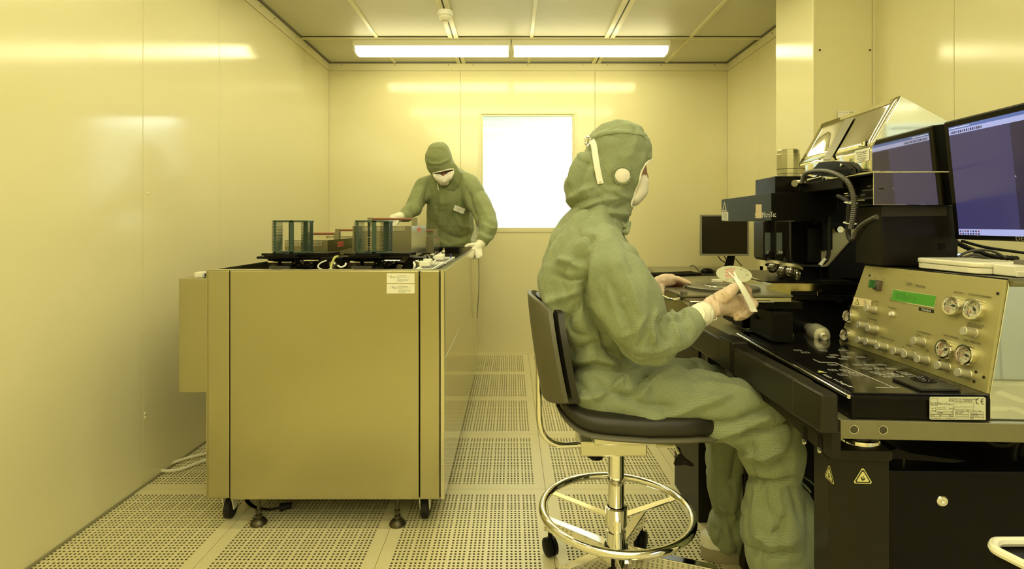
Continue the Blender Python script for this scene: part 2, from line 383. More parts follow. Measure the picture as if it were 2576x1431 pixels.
# right wall behind the machine, with the square column
wall('wall_right', (XR + 0.012, XR + 0.06, 1.62, YB + 0.06, -0.1, ZC + 0.05),
     [(XR, XR + 0.03, a + J, b - J, 0, ZT - J) for a, b in ((1.62, 2.30), (2.30, 2.94), (2.94, 4.12), (4.12, YB))],
     [(XR - 0.002, XR + 0.02, 1.62, YB, ZT + J, ZC)],
     [((XR - 0.002, y, ZC - 0.03), (-1, 0, 0)) for y in (3.9, 4.15, 4.5)])
pil = G(); px0, py0, py1 = 1.566, 2.79, 3.18
pil.box(px0 + 0.02, XR + 0.01, py0 + 0.02, py1 - 0.01, -0.1, ZC)
pil = S(pil.out('trim_1', JOINT))
for nm, b_, mt in (('side_cover', (px0, px0 + 0.018, py0, py1, 0, ZC), WALL), ('corner_profile', (px0 + 0.0005, px0 + 0.014, py0 - 0.004, py0 + 0.014, 0, ZC), TRIM),
               ('front_cover', (px0 + 0.016, XR - 0.022, py0, py0 + 0.02, 0, ZC), TRIM), ('corner_profile', (XR - 0.020, XR, py0 - 0.003, py0 + 0.02, 0, ZC), TRIM)):
    g = G(); g.box(*b_); g.out(nm, mt, pil, bevel=0.001)
for x in (2062, 2188):
    for yy in (126, 700): 
        q = P(x, yy, py0 - 0.001); g = G(); g.cyl(q, q + np.array([0, -0.003, 0]), 0.005, n=10); g.out('screw', DARK, pil)
# the bay behind the camera
def plainwall(name, b_): g = G(); g.box(*b_); return S(g.out(name, WALL))
plainwall('wall_partition', (XR + 0.06, RX, 1.62, 1.70, -0.1, ZC + 0.05))
rw = plainwall('wall_rear', (XL - 0.06, RX + 0.06, RY - 0.08, RY, -0.1, ZC + 0.05))
plainwall('wall_bay', (RX, RX + 0.06, RY, 1.70, -0.1, ZC + 0.05))
d = G(); d.box(3.30, 3.34, RY, RY + 0.05, 0, 2.1); d.box(4.22, 4.26, RY, RY + 0.05, 0, 2.1); d.box(3.30, 4.26, RY, RY + 0.05, 2.1, 2.14)
d = S(d.out('door_1', PALE, bevel=0.002))
g = G(); g.box(3.345, 3.78, RY, RY + 0.03, 0.01, 2.09); g.out('door_leaf', PALE, d, bevel=0.003)
g = G(); g.box(3.79, 4.215, RY, RY + 0.03, 0.01, 2.09); g.out('door_leaf', PALE, d, bevel=0.003)
g = G(); g.tube([(3.74, RY + 0.03, 1.0), (3.74, RY + 0.07, 1.0), (3.74, RY + 0.07, 1.2), (3.74, RY + 0.03, 1.2)], 0.01); g.out('door_handle', CHROME, d)
# ---- ceiling: punched filter panels between strips
g = G(); g.box(XL - 0.06, RX + 0.06, RY - 0.06, YB + 0.06, ZC + 0.03, ZC + 0.08); ceil = S(g.out('ceiling', JOINT))
cxs = [XL, -1.017, -0.437, 0.154, 0.742, 1.355, XR]; cys = [RY, -1.9, -0.7, 0.5, 1.7, 2.88, 4.075, YB]
for i in range(6):
    for j in range(7):
        g = G(); g.box(cxs[i] + 0.004, cxs[i + 1] - 0.004, cys[j] + 0.008, cys[j + 1] - 0.008, ZC, ZC + 0.02); g.out('ceiling_panel', CEILM, ceil)
g = G(); g.box(XR, RX, RY, 1.62, ZC, ZC + 0.02); g.out('ceiling_panel', CEILM, ceil)
for x in cxs[1:-1]:
    thick = x in (-0.437, 0.742)
    for j in range(7):
        g = G(); w_ = 0.030 if thick else 0.012
        if thick:
            g.box(x - w_ - 0.008, x - 0.006, cys[j] + 0.008, cys[j + 1] - 0.008, ZC - 0.012, ZC + 0.012); g.box(x + 0.006, x + w_ + 0.008, cys[j] + 0.008, cys[j + 1] - 0.008, ZC - 0.012, ZC + 0.012)
        else: g.box(x - w_, x + w_, cys[j] + 0.008, cys[j + 1] - 0.008, ZC - 0.008, ZC + 0.012)
        g.out('ceiling_strip', TRIM, ceil)
for y in cys[1:-1]:
    g = G(); g.box(XL, XR, y - 0.020, y - 0.004, ZC - 0.012, ZC + 0.01); g.box(XL, XR, y + 0.004, y + 0.020, ZC - 0.012, ZC + 0.01); g.out('ceiling_strip', TRIM, ceil)
    g = G(); g.box(XL, XR, y - 0.0038, y + 0.0038, ZC - 0.011, ZC); g.box(XL, XR, y - 0.026, y - 0.0205, ZC - 0.006, ZC + 0.005); g.out('dark_groove', DARK, ceil)
for x in (-0.437, 0.742):
    g = G(); g.box(x - 0.0055, x + 0.0055, 2.9, YB - 0.02, ZC - 0.008, ZC + 0.01); g.out('dark_groove', DARK, ceil)
g = G(); g.box(XL, XL + 0.018, 0, YB, ZC - 0.010, ZC + 0.01); g.box(XR - 0.018, XR, 1.62, YB, ZC - 0.010, ZC + 0.01); g.box(XL, XR, YB - 0.018, YB, ZC - 0.010, ZC + 0.01); g.out('edge_strip', GREY, ceil)
# ---- luminaires
def luminaire(xa, xb, y, mt, label, group=None, zc=ZC):
    t = thing('ceiling_lamp', label, 'lamp', ((xa + xb) / 2, y, zc - 0.12), group)
    g = G(); g.box(xa, xb, y - 0.075, y + 0.075, zc - 0.060, zc); g.out('housing', LAMPH, t, bevel=0.003)
    prof = [(-0.073, zc - 0.061), (-0.074, zc - 0.080), (-0.068, zc - 0.098), (-0.050, zc - 0.108), (0, zc - 0.112), (0.050, zc - 0.108), (0.068, zc - 0.098), (0.074, zc - 0.080), (0.073, zc - 0.061)]
    g = G(); g.prism([(xa + 0.022, y + a, b) for a, b in prof], (xb - xa - 0.044, 0, 0), smooth=False); g.out('diffuser', mt, t)
    for x in (xa, xb - 0.02):
        g = G(); g.prism([(x + 0.001, y + a * 1.02, b - 0.001) for a, b in prof], (0.018, 0, 0)); g.out('end_cap', LAMPH, t, bevel=0.002)
luminaire(-1.207, -0.003, 4.16, LAMPM, 'long yellow ceiling lamp before the back wall, left one of the end-to-end pair')
luminaire(0.003, 1.213, 4.16, LAMPM, 'long yellow ceiling lamp before the back wall, right one of the end-to-end pair')
for y, w_ in ((2.98, 'just before the visible pair'), (1.8, 'over the seated person'), (0.75, 'just before the camera'), (-0.2, 'over the camera'), (-1.1, 'behind the camera'), (-2.1, 'by the rear wall')):  # rows near and behind the camera multiplied to brighten the left wall
    luminaire(-1.207, -0.003, y, LAMPM, 'unseen yellow ceiling lamp above the frame, left lamp of the pair ' + w_, 'lamps above the frame')
    luminaire(0.003, 1.213, y, LAMPM, 'unseen yellow ceiling lamp above the frame, right lamp of the pair ' + w_, 'lamps above the frame')
for x, y, w_ in ((2.4, -0.6, 'nearer one'), (2.9, -1.9, 'one by the pale double door')):
    luminaire(x, x + 1.2, y, LAMPW, 'white ceiling lamp of the bay behind the camera, ' + w_, 'white bay lamps')
# smoke detector
q = P(1120, 8, 3.55); q[2] = ZC - 0.012
sd = thing('smoke_detector', 'round white smoke detector on the ceiling strip above the left lamp', 'detector', q)
g = G(); g.lathe(q, (0, 0, -1), [(0, 0), (0.050, 0), (0.052, 0.018), (0.047, 0.030), (0, 0.03)]); g.out('base', WHITEP, sd)
g = G(); g.lathe(q - np.array([0, 0, 0.030]), (0, 0, -1), [(0.036, 0), (0.040, 0.004), (0.040, 0.02), (0.028, 0.032), (0.0, 0.034)], mt=0)
for k in range(20):
    a = k * math.pi / 10; g.box(q[0] + 0.041 * math.cos(a) - .002, q[0] + 0.041 * math.cos(a) + .002, q[1] + 0.041 * math.sin(a) - .002, q[1] + 0.041 * math.sin(a) + .002, q[2] - 0.05, q[2] - 0.03)
g.out('sensor_cage', LAMPH, sd)
# ---- window in the back wall and the white room behind it
win = G(); a = 0.032
for b_ in ((wx0 - 0.022, wx1 + 0.022, YB - 0.006, YB + 0.03, wz1, wz1 + 0.022), (wx0 - 0.022, wx1 + 0.022, YB - 0.006, YB + 0.03, wz0 - 0.022, wz0),
           (wx0 - 0.022, wx0, YB - 0.006, YB + 0.03, wz0, wz1), (wx1, wx1 + 0.022, YB - 0.006, YB + 0.03, wz0, wz1),
           (wx0, wx1, YB + 0.002, YB + 0.05, wz1 - 0.014, wz1), (wx0, wx1, YB + 0.002, YB + 0.05, wz0, wz0 + 0.014),
           (wx0, wx0 + 0.014, YB + 0.002, YB + 0.05, wz0 + .014, wz1 - .014), (wx1 - 0.014, wx1, YB + 0.002, YB + 0.05, wz0 + .014, wz1 - .014)): win.box(*b_)
win = S(win.out('window_1', TRIM, bevel=0.0015))
g = G(); g.box(wx0 + 0.014, wx1 - 0.014, YB + 0.010, YB + 0.016, wz0 + 0.014, wz1 - 0.014)
wg = mat('window_glass', (1, 1, 1), 0.01)
nt = wg.node_tree; N = nt.nodes; b_ = N['Principled BSDF']; tr = N.new('ShaderNodeBsdfTransparent'); tr.inputs[0].default_value = (0.94, 0.97, 0.95, 1)
gl = N.new('ShaderNodeBsdfGlossy'); gl.inputs['Roughness'].default_value = 0.02
fr = N.new('ShaderNodeFresnel'); fr.inputs[0].default_value = 1.5; mx = N.new('ShaderNodeMixShader')
nt.links.new(fr.outputs[0], mx.inputs[0]); nt.links.new(tr.outputs[0], mx.inputs[1]); nt.links.new(gl.outputs[0], mx.inputs[2]); nt.links.new(mx.outputs[0], N['Material Output'].inputs[0])
g.out('window_pane', wg, win)
def wr(name, b_): g = G(); g.box(*b_); return S(g.out(name, WROOM))
wr('wall_next_room', (-2.2, 3.6, 7.6, 7.68, -0.1, 2.7)); wr('wall_next_left', (-2.28, -2.2, YB + 0.07, 7.6, -0.1, 2.7)); wr('wall_next_right', (3.6, 3.68, YB + 0.07, 7.6, -0.1, 2.7))
wr('floor_next_room', (-2.2, 3.6, YB + 0.07, 7.6, -0.1, -0.02)); wr('ceiling_next_room', (-2.2, 3.6, YB + 0.07, 7.6, 2.60, 2.7))
LAMPX = mat('bright_white_diffuser', (0.9, 0.9, 0.9), 0.4, emit=(0.95, 1.0, 0.95), es=60)
for xa, y, w_ in ((0.80, 6.8, 'far row left'), (2.05, 6.8, 'far row right'), (-0.9, 5.6, 'near row left'), (0.8, 5.6, 'near row right')):
    luminaire(xa, xa + 1.2, y, LAMPX, 'white ceiling lamp of the room behind the window, ' + w_, 'lamps behind the window', 2.60)
# ================================================================== STEEL PROCESS CABINET (left)
def px_(x, D): return (x - CX) * D / F
def pz_(y, D): return H - (y - CY) * D / F
CF, CB = 2.0, 4.05
xa, xb_, xc, xd, xe = px_(517, CF), px_(577, CF), px_(1055, CF), px_(1107, CF), px_(1118, CF)
zb, zt = pz_(1257, CF), pz_(680, CF)
cab = thing('process_cabinet', 'large stainless steel machine cabinet on castors in the aisle, open on top', 'cabinet', ((xa + xe) / 2, 3.0, 0))
def part(parent, name, mt, b_, bevel=0.002, **k):
    g = G()
    for q in (b_ if isinstance(b_[0], (tuple, list)) else [b_]): g.box(*q)
    return g.out(name, mt, parent, bevel=bevel, **k)
t_ = 0.02
part(cab, 'front_panel', STEEL, (xb_ + .0015, xc - .0015, CF, CF + t_, zb, zt), 0.004)
part(cab, 'corner_panel', STEEL, (xa + .006, xb_ - .0015, CF + .002, CF + t_, zb + .004, zt), 0.004)
part(cab, 'corner_panel', STEEL, (xc + .0015, xd - .0015, CF + .001, CF + t_, zb, zt), 0.004)
part(cab, 'corner_panel', STEELS, (xd + .001, xe, CF + .003, CF + t_, zb, zt), 0.002)
part(cab, 'corner_panel', STEEL, (xa, xa + .0055, CF + .004, CF + .1, zb + .004, zt - .002), 0.001)
part(cab, 'frame', BLACKM, [(xa + .01, xe - .012, CF + t_, CF + .05, zb, zt - .02), (xa + .01, xe - .01, CF + .02, CB - .02, zb, zb + .03)], 0)
part(cab, 'side_panel', SHEETM, (xe - .012, xe, CF + .022, 3.60, 0.637, zt), 0.003)
part(cab, 'side_panel', SHEETM, (xe - .012, xe, 3.606, CB, 0.637, zt), 0.003)
part(cab, 'side_panel', SHEETM, (xe - .014, xe - .002, CF + .022, 3.60, zb, 0.631), 0.003)
part(cab, 'side_panel', SHEETM, (xe - .014, xe - .002, 3.606, CB, zb, 0.631), 0.003)
part(cab, 'side_panel', STEEL, (xa, xa + .012, CF + .104, CB, zb, zt), 0.003)
part(cab, 'back_panel', STEEL, (xa + .012, xe - .012, CB - .012, CB, zb, zt), 0.003)
part(cab, 'inner_liner', DARK, [(xa + .02, xe - .05, CF + .06, CB - .02, zb + .6, zb + .62), (xe - .050, xe - .045, CF + .06, CB - .02, zb + .62, zt - .015)], 0)
part(cab, 'rim', STEELS, [(xa + .002, xe - .002, CF + .001, CF + .030, zt, zt + .0025), (xa + .002, xa + .026, CF + .03, CB - .002, zt, zt + .0025),
     (xe - .020, xe - .002, CF + .03, CB - .002, zt, zt + .0025), (xa + .026, xe - .03, CB - .03, CB - .002, zt, zt + .0025)], 0)
part(cab, 'gutter', DARK, (xe - .045, xe - .020, CF + .03, CB - .03, zt - .02, zt - .010), 0)
# electric box on the left flank
eb = part(cab, 'electric_box', STEEL, (px_(449, 2.1), xa - .002, 2.1, 2.36, pz_(988, 2.1), pz_(700, 2.1)), 0.003, label='narrow grey steel box fixed to the side')
g = G(); q = P(504, 697, 2.13); g.box(q[0] - .018, q[0] + .014, 2.12, 2.16, pz_(700, 2.1), pz_(686, 2.1)); g.cyl(P(512, 691, 2.14) , P(523, 691, 2.14), .006, mt=1); g.out('cable_gland', [IVORY, DARK], eb, bevel=.002)
# hairline screws on front, sticker labels
lab = thing('sticker', 'upper white paper sticker on the front of the steel cabinet', 'sticker', tuple(P(1008, 701, CF - .001)))
def sticker(t, y0, y1, xo, l1, l2, l3, l4):
    z0, z1 = pz_(y1, CF), pz_(y0, CF); x0, x1 = px_(973, CF), px_(1043, CF)
    g = G(); g.box(x0, x1, CF - .0008, CF, z0, z1); g.out('paper', PAPER, t)
    g = G(); yy = CF - .001
    def L(px, py, w, hgt=.0009): g.box(px_(px, CF), px_(px + w, CF), yy - .0003, yy, pz_(py, CF), pz_(py, CF) + hgt)
    def TX(px, py, s, sz): g.text(s, (px_(px, CF), yy, pz_(py, CF)), (1, 0, 0), (0, 0, 1), sz, align='LEFT')
    TX(977 + xo, y0 + 6, 'a', .009); TX(981 + xo, y0 + 8, 'X', .011); TX(984 + xo, y0 + 10, 'r', .008)
    TX(987 + xo, y0 + 8.5, 'ELECTRO', .0035); TX(987 + xo, y0 + 10.5, 'systems', .0035)
    TX(999 + xo * .7, y0 + 6, l1, .0055); L(999 + xo * .7, y0 + 9.5, 29, .0004); TX(999 + xo * .7, y0 + 12, l2, .0048); L(999 + xo * .7, y0 + 15, 29, .0004)
    TX(999 + xo * .7, y0 + 17.5, l3, .0045); TX(999 + xo * .7, y0 + 20, l4, .0045)
    g.out('lettering', INK, t)
sticker(lab, 687.5, 712, 0, 'Hot Bandbreite', 'WG-T', 'Modell 08 Trocknung', 'print datum 7')
lab2 = thing('sticker', 'lower white paper sticker on the front of the steel cabinet', 'sticker', tuple(P(1008, 726, CF - .001)))
sticker(lab2, 714.5, 738, 5, 'Hotb (3) Beschi', 'A-01-3', 'Sensor/g Luftdruck Pump', 'Datum 7/4 g/4')
# castors and levelling feet
def castor(x, D):
    c0 = np.array([x, D, 0]); g = G()
    g.box(x - .035, x + .035, D - .03, D + .03, zb - .006, zb + .002); g.cyl((x, D, zb - .004), (x, D, zb - .02), .026)
    g.prism([(x - .020, D - .03, zb - .02), (x - .020, D + .03, zb - .02), (x - .020, D + .012, .035), (x - .020, D - .012, .035)], (.004, 0, 0))
    g.prism([(x + .016, D - .03, zb - .02), (x + .016, D + .03, zb - .02), (x + .016, D + .012, .035), (x + .016, D - .012, .035)], (.004, 0, 0))
    cst = g.out('castor', IVORY, cab, bevel=.001)
    g = G(); g.lathe((x - .014, D, .038), (1, 0, 0), [(0, 0), (.030, 0), (.038, .004), (.038, .024), (.030, .028), (0, .028)]); g.out('wheel', RUBBER, cst)
for x, D in ((px_(580, 2.09), 2.09), (px_(1070, 2.09), 2.09), (xa + .06, 3.95), (xe - .06, 3.95)): castor(x, D)
def foot(x, D):
    g = G(); g.cyl((x, D, .03), (x, D, zb + .02), .007, n=12); g.cyl((x, D, .045), (x, D, .055), .012, n=6)
    g.lathe((x, D, 0), (0, 0, 1), [(0, 0), (.031, 0), (.031, .006), (.022, .018), (.012, .024), (.012, .034), (.007, .036)])
    g.out('levelling_foot', mat('dark_steel', (.10, .085, .055), .35, .8), cab)
for x, D in ((px_(651, 2.045), 2.045), (px_(1000, 2.04), 2.04), (xa + .2, 3.9), (xe - .2, 3.9)): foot(x, D)
# black mains lead lying under the cabinet, white hose by the wall
g = G(); g.tube([P(700, 1262, 2.35) , P(640, 1262, 2.3), P(620, 1262, 2.22), P(640, 1284, 2.15), P(680, 1284, 2.13), P(708, 1277, 2.14)], .008, sub=5)
for i in range(len(g.v)): g.v[i][:, 2] = np.clip(g.v[i][:, 2] - .0, .008, 1)
g.cyl(P(703, 1277, 2.14), P(733, 1272, 2.16), .017, .013, n=12)
tag(g.out('power_cable', RUBBER), 'black power lead with plug lying under the steel cabinet', 'cable')
g = G()
g.tube([Pz(540, 1135, .012), Pz(470, 1152, .012), Pz(425, 1168, .012), Pz(400, 1178, .012), Pz(408, 1184, .012), Pz(450, 1181, .012), Pz(500, 1163, .012), Pz(545, 1148, .012)], .007, sub=5)
tag(g.out('hose', IVORY), 'thin white hose curling on the floor between wall and steel cabinet', 'hose')
# ---------------- indexers and cassettes
def indexer(x, D, label):
    t = thing('cassette_elevator', label, 'machine part', (x, D, zt - .02)); z = 1.0
    g = G(); g.box(x - .085, x + .045, D - .10, D + .02, z - .005, z + .008); g.box(x - .06, x + .16, D - .02, D + .14, z - .004, z + .012)
    g.prism([(x - .12, D - .05, z + .003), (x - .02, D - .08, z + .003), (x + .18, D + .02, z + .003), (x + .04, D + .10, z + .003)], (0, 0, .010))
    g.prism([(x - .15, D - .03, z - .012), (x - .03, D - .05, z - .012), (x - .03, D + .04, z - .012), (x - .15, D + .03, z - .012)], (0, 0, .010))
    g.out('platform', BLACK, t, bevel=.001)
    g = G(); g.prism([(x - .11, D - .02, z - .014), (x + .11, D - .02, z - .014), (x + .06, D - .02, z - .05), (x - .06, D - .02, z - .05)], (0, .1, 0)); g.out('bracket', BLACKM, t)
    for s_ in (-1, 1):
        g = G(); xx = x - .042 + s_ * .030; g.cyl((xx - .022, D - .035, z - .027), (xx + .022, D - .035, z - .027), .011, n=14); g.out('roller', STEELS, t)
    g = G(); g.box(x - .09, x - .002, D - .045, D + .03, zt - .03, z - .042); g.cyl((x - .078, D - .046, z - .056), (x - .078, D - .05, z - .056), .004, n=8, mt=1); g.cyl((x - .015, D - .046, z - .056), (x - .015, D - .05, z - .056), .004, n=8, mt=1)
    g.out('mounting_block', [GREY, CHROME], t, bevel=.001)
    g = G(); 
    for k in range(5): g.cyl((x + .02 + k * .018, D - .03, z - .03 - (k % 2) * .008), (x + .02 + k * .018, D - .045, z - .03 - (k % 2) * .008), .005, n=8)
    g.cyl((x + .02, D - .028, z - .020), (x + .12, D - .028, z - .020), .004, n=8); g.out('fasteners', CHROME, t)
indexer(px_(739, 2.37), 2.37, 'black platform with rollers under the left green wafer cassette')
indexer(px_(942, 2.37), 2.37, 'black platform with rollers under the right green wafer cassette')
def cassette(x, D, label, loaded):
    z0 = 1.013; hh = 0.142; t = thing('wafer_cassette', label, 'cassette', (x, D, z0), 'green wafer cassettes'); w2 = .0715
    def post(x0, x1, d0, d1): g = G(); g.box(x + x0, x + x1, D + d0, D + d1, z0, z0 + hh); g.out('post', CASS, t, bevel=.0015)
    post(-w2 + .004, -w2 + .014, -.05, -.044); post(-w2 + .032, -w2 + .040, .04, .048); post(.002, .020, -.052, -.046); post(w2 - .018, w2, -.03, -.022); post(w2 - .012, w2, .03, .04); post(.03, .036, .04, .048)
    g = G(); g.box(x - w2, x - w2 + .042, D - .05, D + .05, z0 + hh - .008, z0 + hh); g.box(x - w2 + .002, x + w2 - .004, D + .042, D + .048, z0 + hh - .004, z0 + hh)
    g.box(x - w2 + .002, x + .02, D - .052, D - .048, z0 + hh - .003, z0 + hh)
    g.prism([(x + .002, D - .052, z0 + hh - .008), (x + w2 - .014, D - .052, z0 + hh - .008), (x + w2, D - .03, z0 + hh - .008), (x + w2, D + .05, z0 + hh - .008), (x + .002, D + .05, z0 + hh - .008)], (0, 0, .008))
    g.out('top_frame', CASS, t, bevel=.001)
    g = G(); g.box(x - w2, x - w2 + .042, D - .05, D + .05, z0, z0 + .007); g.box(x, x + w2, D - .052, D + .05, z0, z0 + .007); g.out('base_frame', CASS, t, bevel=.001)
    g = G(); n = 25
    for k in range(n):
        z = z0 + .010 + k * (hh - .022) / (n - 1)
        g.box(x - w2 - .004, x - w2 + .040, D - .048, D - .043, z, z + .0024); g.box(x - w2 - .004, x - w2 + .004, D - .048, D + .045, z, z + .0024)
        g.box(x + .018, x + .060, D + .034, D + .045, z, z + .0024); g.box(x + .046, x + w2, D - .03, D - .024, z, z + .0024); g.box(x + w2 - .006, x + w2 - .001, D - .03, D + .04, z, z + .0024)
    g.out('slot_teeth', CASS, t, kind='stuff')
    if loaded:
        for k in loaded:
            z = z0 + .0125 + k * (hh - .022) / (n - 1)
            g = G(); g.cyl((x, D, z), (x, D, z + .0007), .050, n=40); g.out('wafer', STEELX, t)
cassette(px_(739, 2.37), 2.37, 'left green wafer cassette, empty, on the steel cabinet', [])
cassette(px_(942, 2.37), 2.37, 'right green wafer cassette, in front of the tall metal cover', [1, 2, 3, 5, 7, 9, 11])
# ---------------- heater covers
def cover(x0, x1, d0, d1, z0, z1, label, perf, sticker_at=None, hot=False, handle=None, side=STEELS, grp=None):
    t = thing('hotplate_cover', label, 'cover', ((x0 + x1) / 2, (d0 + d1) / 2, z0), grp)
    g = G(); g.box(x0, x1, d0, d0 + .003, z0, z1); g.out('front_sheet', ALU, t)
    g = G(); g.box(x0, x1, d0 + .003, d1, z1 - .003, z1); g.out('top_sheet', STEELS, t)
    g = G(); g.prism([(x1 - .003, d0 + .003, z0 - .012), (x1 - .003, d1, z0 + .006), (x1 - .003, d1, z1 - .003), (x1 - .003, d0 + .003, z1 - .003)], (.003, 0, 0)); g.out('side_sheet', side, t)
    g = G(); g.box(x0, x0 + .003, d0 + .003, d1, z0, z1 - .003); g.box(x0 + .003, x1 - .003, d1 - .003, d1, z0, z1 - .003); g.out('back_sheet', ALU, t)
    if perf: g = G(); g.box(perf[0], perf[1], d0 - .0015, d0, perf[2], perf[3]); g.out('vent_grid', PERF, t)
    if sticker_at:
        yy, zz, s_ = sticker_at; g = G(); g.box(x1, x1 + .001, yy - s_ * 3.6, yy + s_ * 3.6, zz - s_, zz + s_)
        sk = g.out('warning_sticker', RED, t)
        g = G(); g.text('HOT !' , (x1 + .0015, yy, zz), (0, 1, 0), (0, 0, 1), s_ * 1.1, ax=2.6); g.out('lettering', INK, sk)
    if handle:
        hx0, hx1, hd, hz = handle
        for hx in (hx0, hx1): g = G(); g.box(hx - .014, hx + .014, hd - .012, hd + .012, z1, hz + .008); g.out('handle_post', ALU, t, bevel=.001)
        g = G(); g.cyl((hx0, hd - .002, hz), (hx1, hd - .002, hz), .0065, n=14); g.out('handle_rod', BROWN, t)
    return t
D1 = 2.62
cover(px_(716, D1), px_(824, D1), D1, 3.03, pz_(634, D1), pz_(604, D1), 'low metal cover with red HOT sticker, behind the left cassette', (px_(718, D1), px_(811, D1), pz_(619, D1), pz_(605.5, D1)), (2.82, pz_(614, 2.82), .013), handle=(px_(716, D1) + .04, px_(848, 2.8) , 2.8, pz_(588, 2.8)), side=STEELS)
D2 = 3.25
cover(px_(820, D2), px_(900, D2), D2, 3.6, pz_(640, D2), pz_(594, D2), 'second low perforated cover, behind the one with the red sticker', (px_(826, D2), px_(892, D2), pz_(602, D2), pz_(595, D2)), None, handle=(px_(850, 3.4), px_(925, 3.4), 3.4, pz_(579, 3.4)))
D3 = 2.75
cover(px_(887, D3), px_(1035, D3), D3, 3.22, pz_(646, D3), pz_(568.5, D3), 'tall shiny metal cover with faded red sticker, behind the right cassette', (px_(912, D3), px_(1019, D3), pz_(582, D3), pz_(568.5, D3) - .0005), (2.98, pz_(577, 2.98), .013), handle=(px_(932, 2.95), px_(1043, 2.95), 2.95, pz_(551, 2.95)))
D4 = 3.45
cover(px_(1040, D4), px_(1091, D4), D4, 3.75, pz_(636, D4), pz_(594, D4), 'small narrow metal cover, right of the tall one', None, (3.62, pz_(602, 3.62), .010), handle=(px_(1040, 3.5), px_(1095, 3.5), 3.5, pz_(580, 3.5)), side=STEELS)
# ---------------- glass lids over the chemical trays
def lid(d0, d1, x0, x1, label, z=zt - .012):
    t = thing('glass_lid', label, 'lid', ((x0 + x1) / 2, (d0 + d1) / 2, z), 'framed glass lids in the cabinet top'); r = .008
    g = G(); g.box(x0, x1, d0, d0 + r, z, z + .010); g.box(x0, x1, d1 - r, d1, z, z + .010); g.box(x0, x0 + r, d0 + r, d1 - r, z, z + .010); g.box(x1 - r, x1, d0 + r, d1 - r, z, z + .010)
    g.out('frame', WHITEP, t, bevel=.001)
    g = G(); g.box(x0 + r, x1 - r, d0 + r, d1 - r, z + .003, z + .006); g.out('glass', GLASS, t)
    g = G(); xm = x1 - .055; g.box(xm - .022, xm + .022, (d0 + d1) / 2 - .05, (d0 + d1) / 2 - .01, z + .010, z + .030); g.out('handle', IVORY, t, bevel=.003)
    g = G(); xm = x1 - .060; g.box(xm - .018, xm + .018, (d0 + d1) / 2 + .06, (d0 + d1) / 2 + .1, z + .010, z + .032); g.out('handle', IVORY, t, bevel=.003)
lid(2.10, 2.44, px_(1044, 2.1), px_(1119, 2.1) - .045, 'nearest white framed glass lid at the right front corner of the cabinet')
lid(2.47, 2.86, px_(1083, 2.47), xe - .05, 'second white framed glass lid, behind the nearest one')
# ---------------- mechanisms inside: drive blocks, pumps, cables
def mech(x, D, w_, dd, z0, z1, label, seed, bolts=5):
    rr = random.Random(seed); t = thing('drive_unit', label, 'machine part', (x, D, z0))
    g = G(); g.box(x - w_ / 2, x + w_ / 2, D, D + dd, z0, z1); g.box(x - w_ / 2 - .01, x - w_ / 4, D - .01, D, z0, z1 - .012); g.out('housing', BLACK, t, bevel=.002)
    g = G(); g.lathe((x + w_ * .1, D - .001, (z0 + z1) / 2), (0, -1, 0), [(0, .012), (.012, .012), (.018, .006), (.020, 0)]); g.out('hub', STEELS, t)
    for k in range(bolts):
        g = G(); bx = x - w_ / 2 + .006 + rr.random() * (w_ - .012); bz = z0 + .008 + rr.random() * (z1 - z0 - .016)
        g.cyl((bx, D, bz), (bx, D - .006, bz), .0035, n=6); g.out('bolt', CHROME, t)
    return t
mech(px_(832, 2.3), 2.3, .09, .10, .93, pz_(648, 2.3), 'black drive unit with cables between the two cassette platforms', 1, 8)
mech(px_(1045, 2.4), 2.4, .07, .10, .93, pz_(648, 2.4), 'black valve unit with bright fittings beside the near glass lid', 2, 9)
mech(px_(774, 2.6), 2.6, .12, .12, .93, pz_(655, 2.6), 'low black drive unit behind the left cassette platform', 3, 4)
mech(px_(1000, 2.4), 2.4, .10, .1, .93, pz_(660, 2.4), 'low dark drive unit right of the right cassette platform', 4, 3)
mech(px_(1086, 3.2), 3.2, .05, .2, .93, pz_(640, 3.2), 'black valve block with tangled tubes behind the glass lids', 5, 9)
part_g = G(); part_g.box(xa + .03, xa + .14, 2.75, 3.9, .90, .925); part_g.box(xa + .14, xe - .12, 3.80, 3.95, .93, .975); tag(part_g.out('dark_cover_plate', BLACK), 'dark flat plate over the machine inside the steel cabinet', 'plate')
def cab_cable(pts, r, mt, label, n=6): g = G(); g.tube(pts, r, sub=n); return tag(g.out('cable', mt), label, 'cable')
cab_cable([P(815, 680, 2.26), P(800, 672, 2.26), P(806, 662, 2.27), P(822, 655, 2.28)], .003, WHITEP, 'thin white cable looping beside the middle drive unit')
cab_cable([P(832, 680, 2.24), P(834, 665, 2.25), P(842, 648, 2.26), P(850, 645, 2.28)], .005, mat('yellow_green_wire', (.55, .55, .16), .4), 'yellow and green earth wire on the middle drive unit')
cab_cable([P(825, 679, 2.25), P(832, 676, 2.24), P(838, 680, 2.24)], .003, WHITEP, 'short white cable arch at the cabinet front edge')
cab_cable([P(850, 668, 2.26), P(858, 672, 2.25), P(868, 668, 2.26), P(870, 662, 2.27)], .004, WHITEP, 'crumpled white wire on the middle drive unit')
cab_cable([P(1040, 679, 2.3), P(1043, 668, 2.3), P(1041, 660, 2.33)], .005, WHITEP, 'white wire standing beside the valve unit')
cab_cable([P(1066, 646, 2.6), P(1076, 642, 2.6), P(1082, 654, 2.55), P(1080, 664, 2.5)], .005, GREY, 'grey hose bending over left of the glass lids')
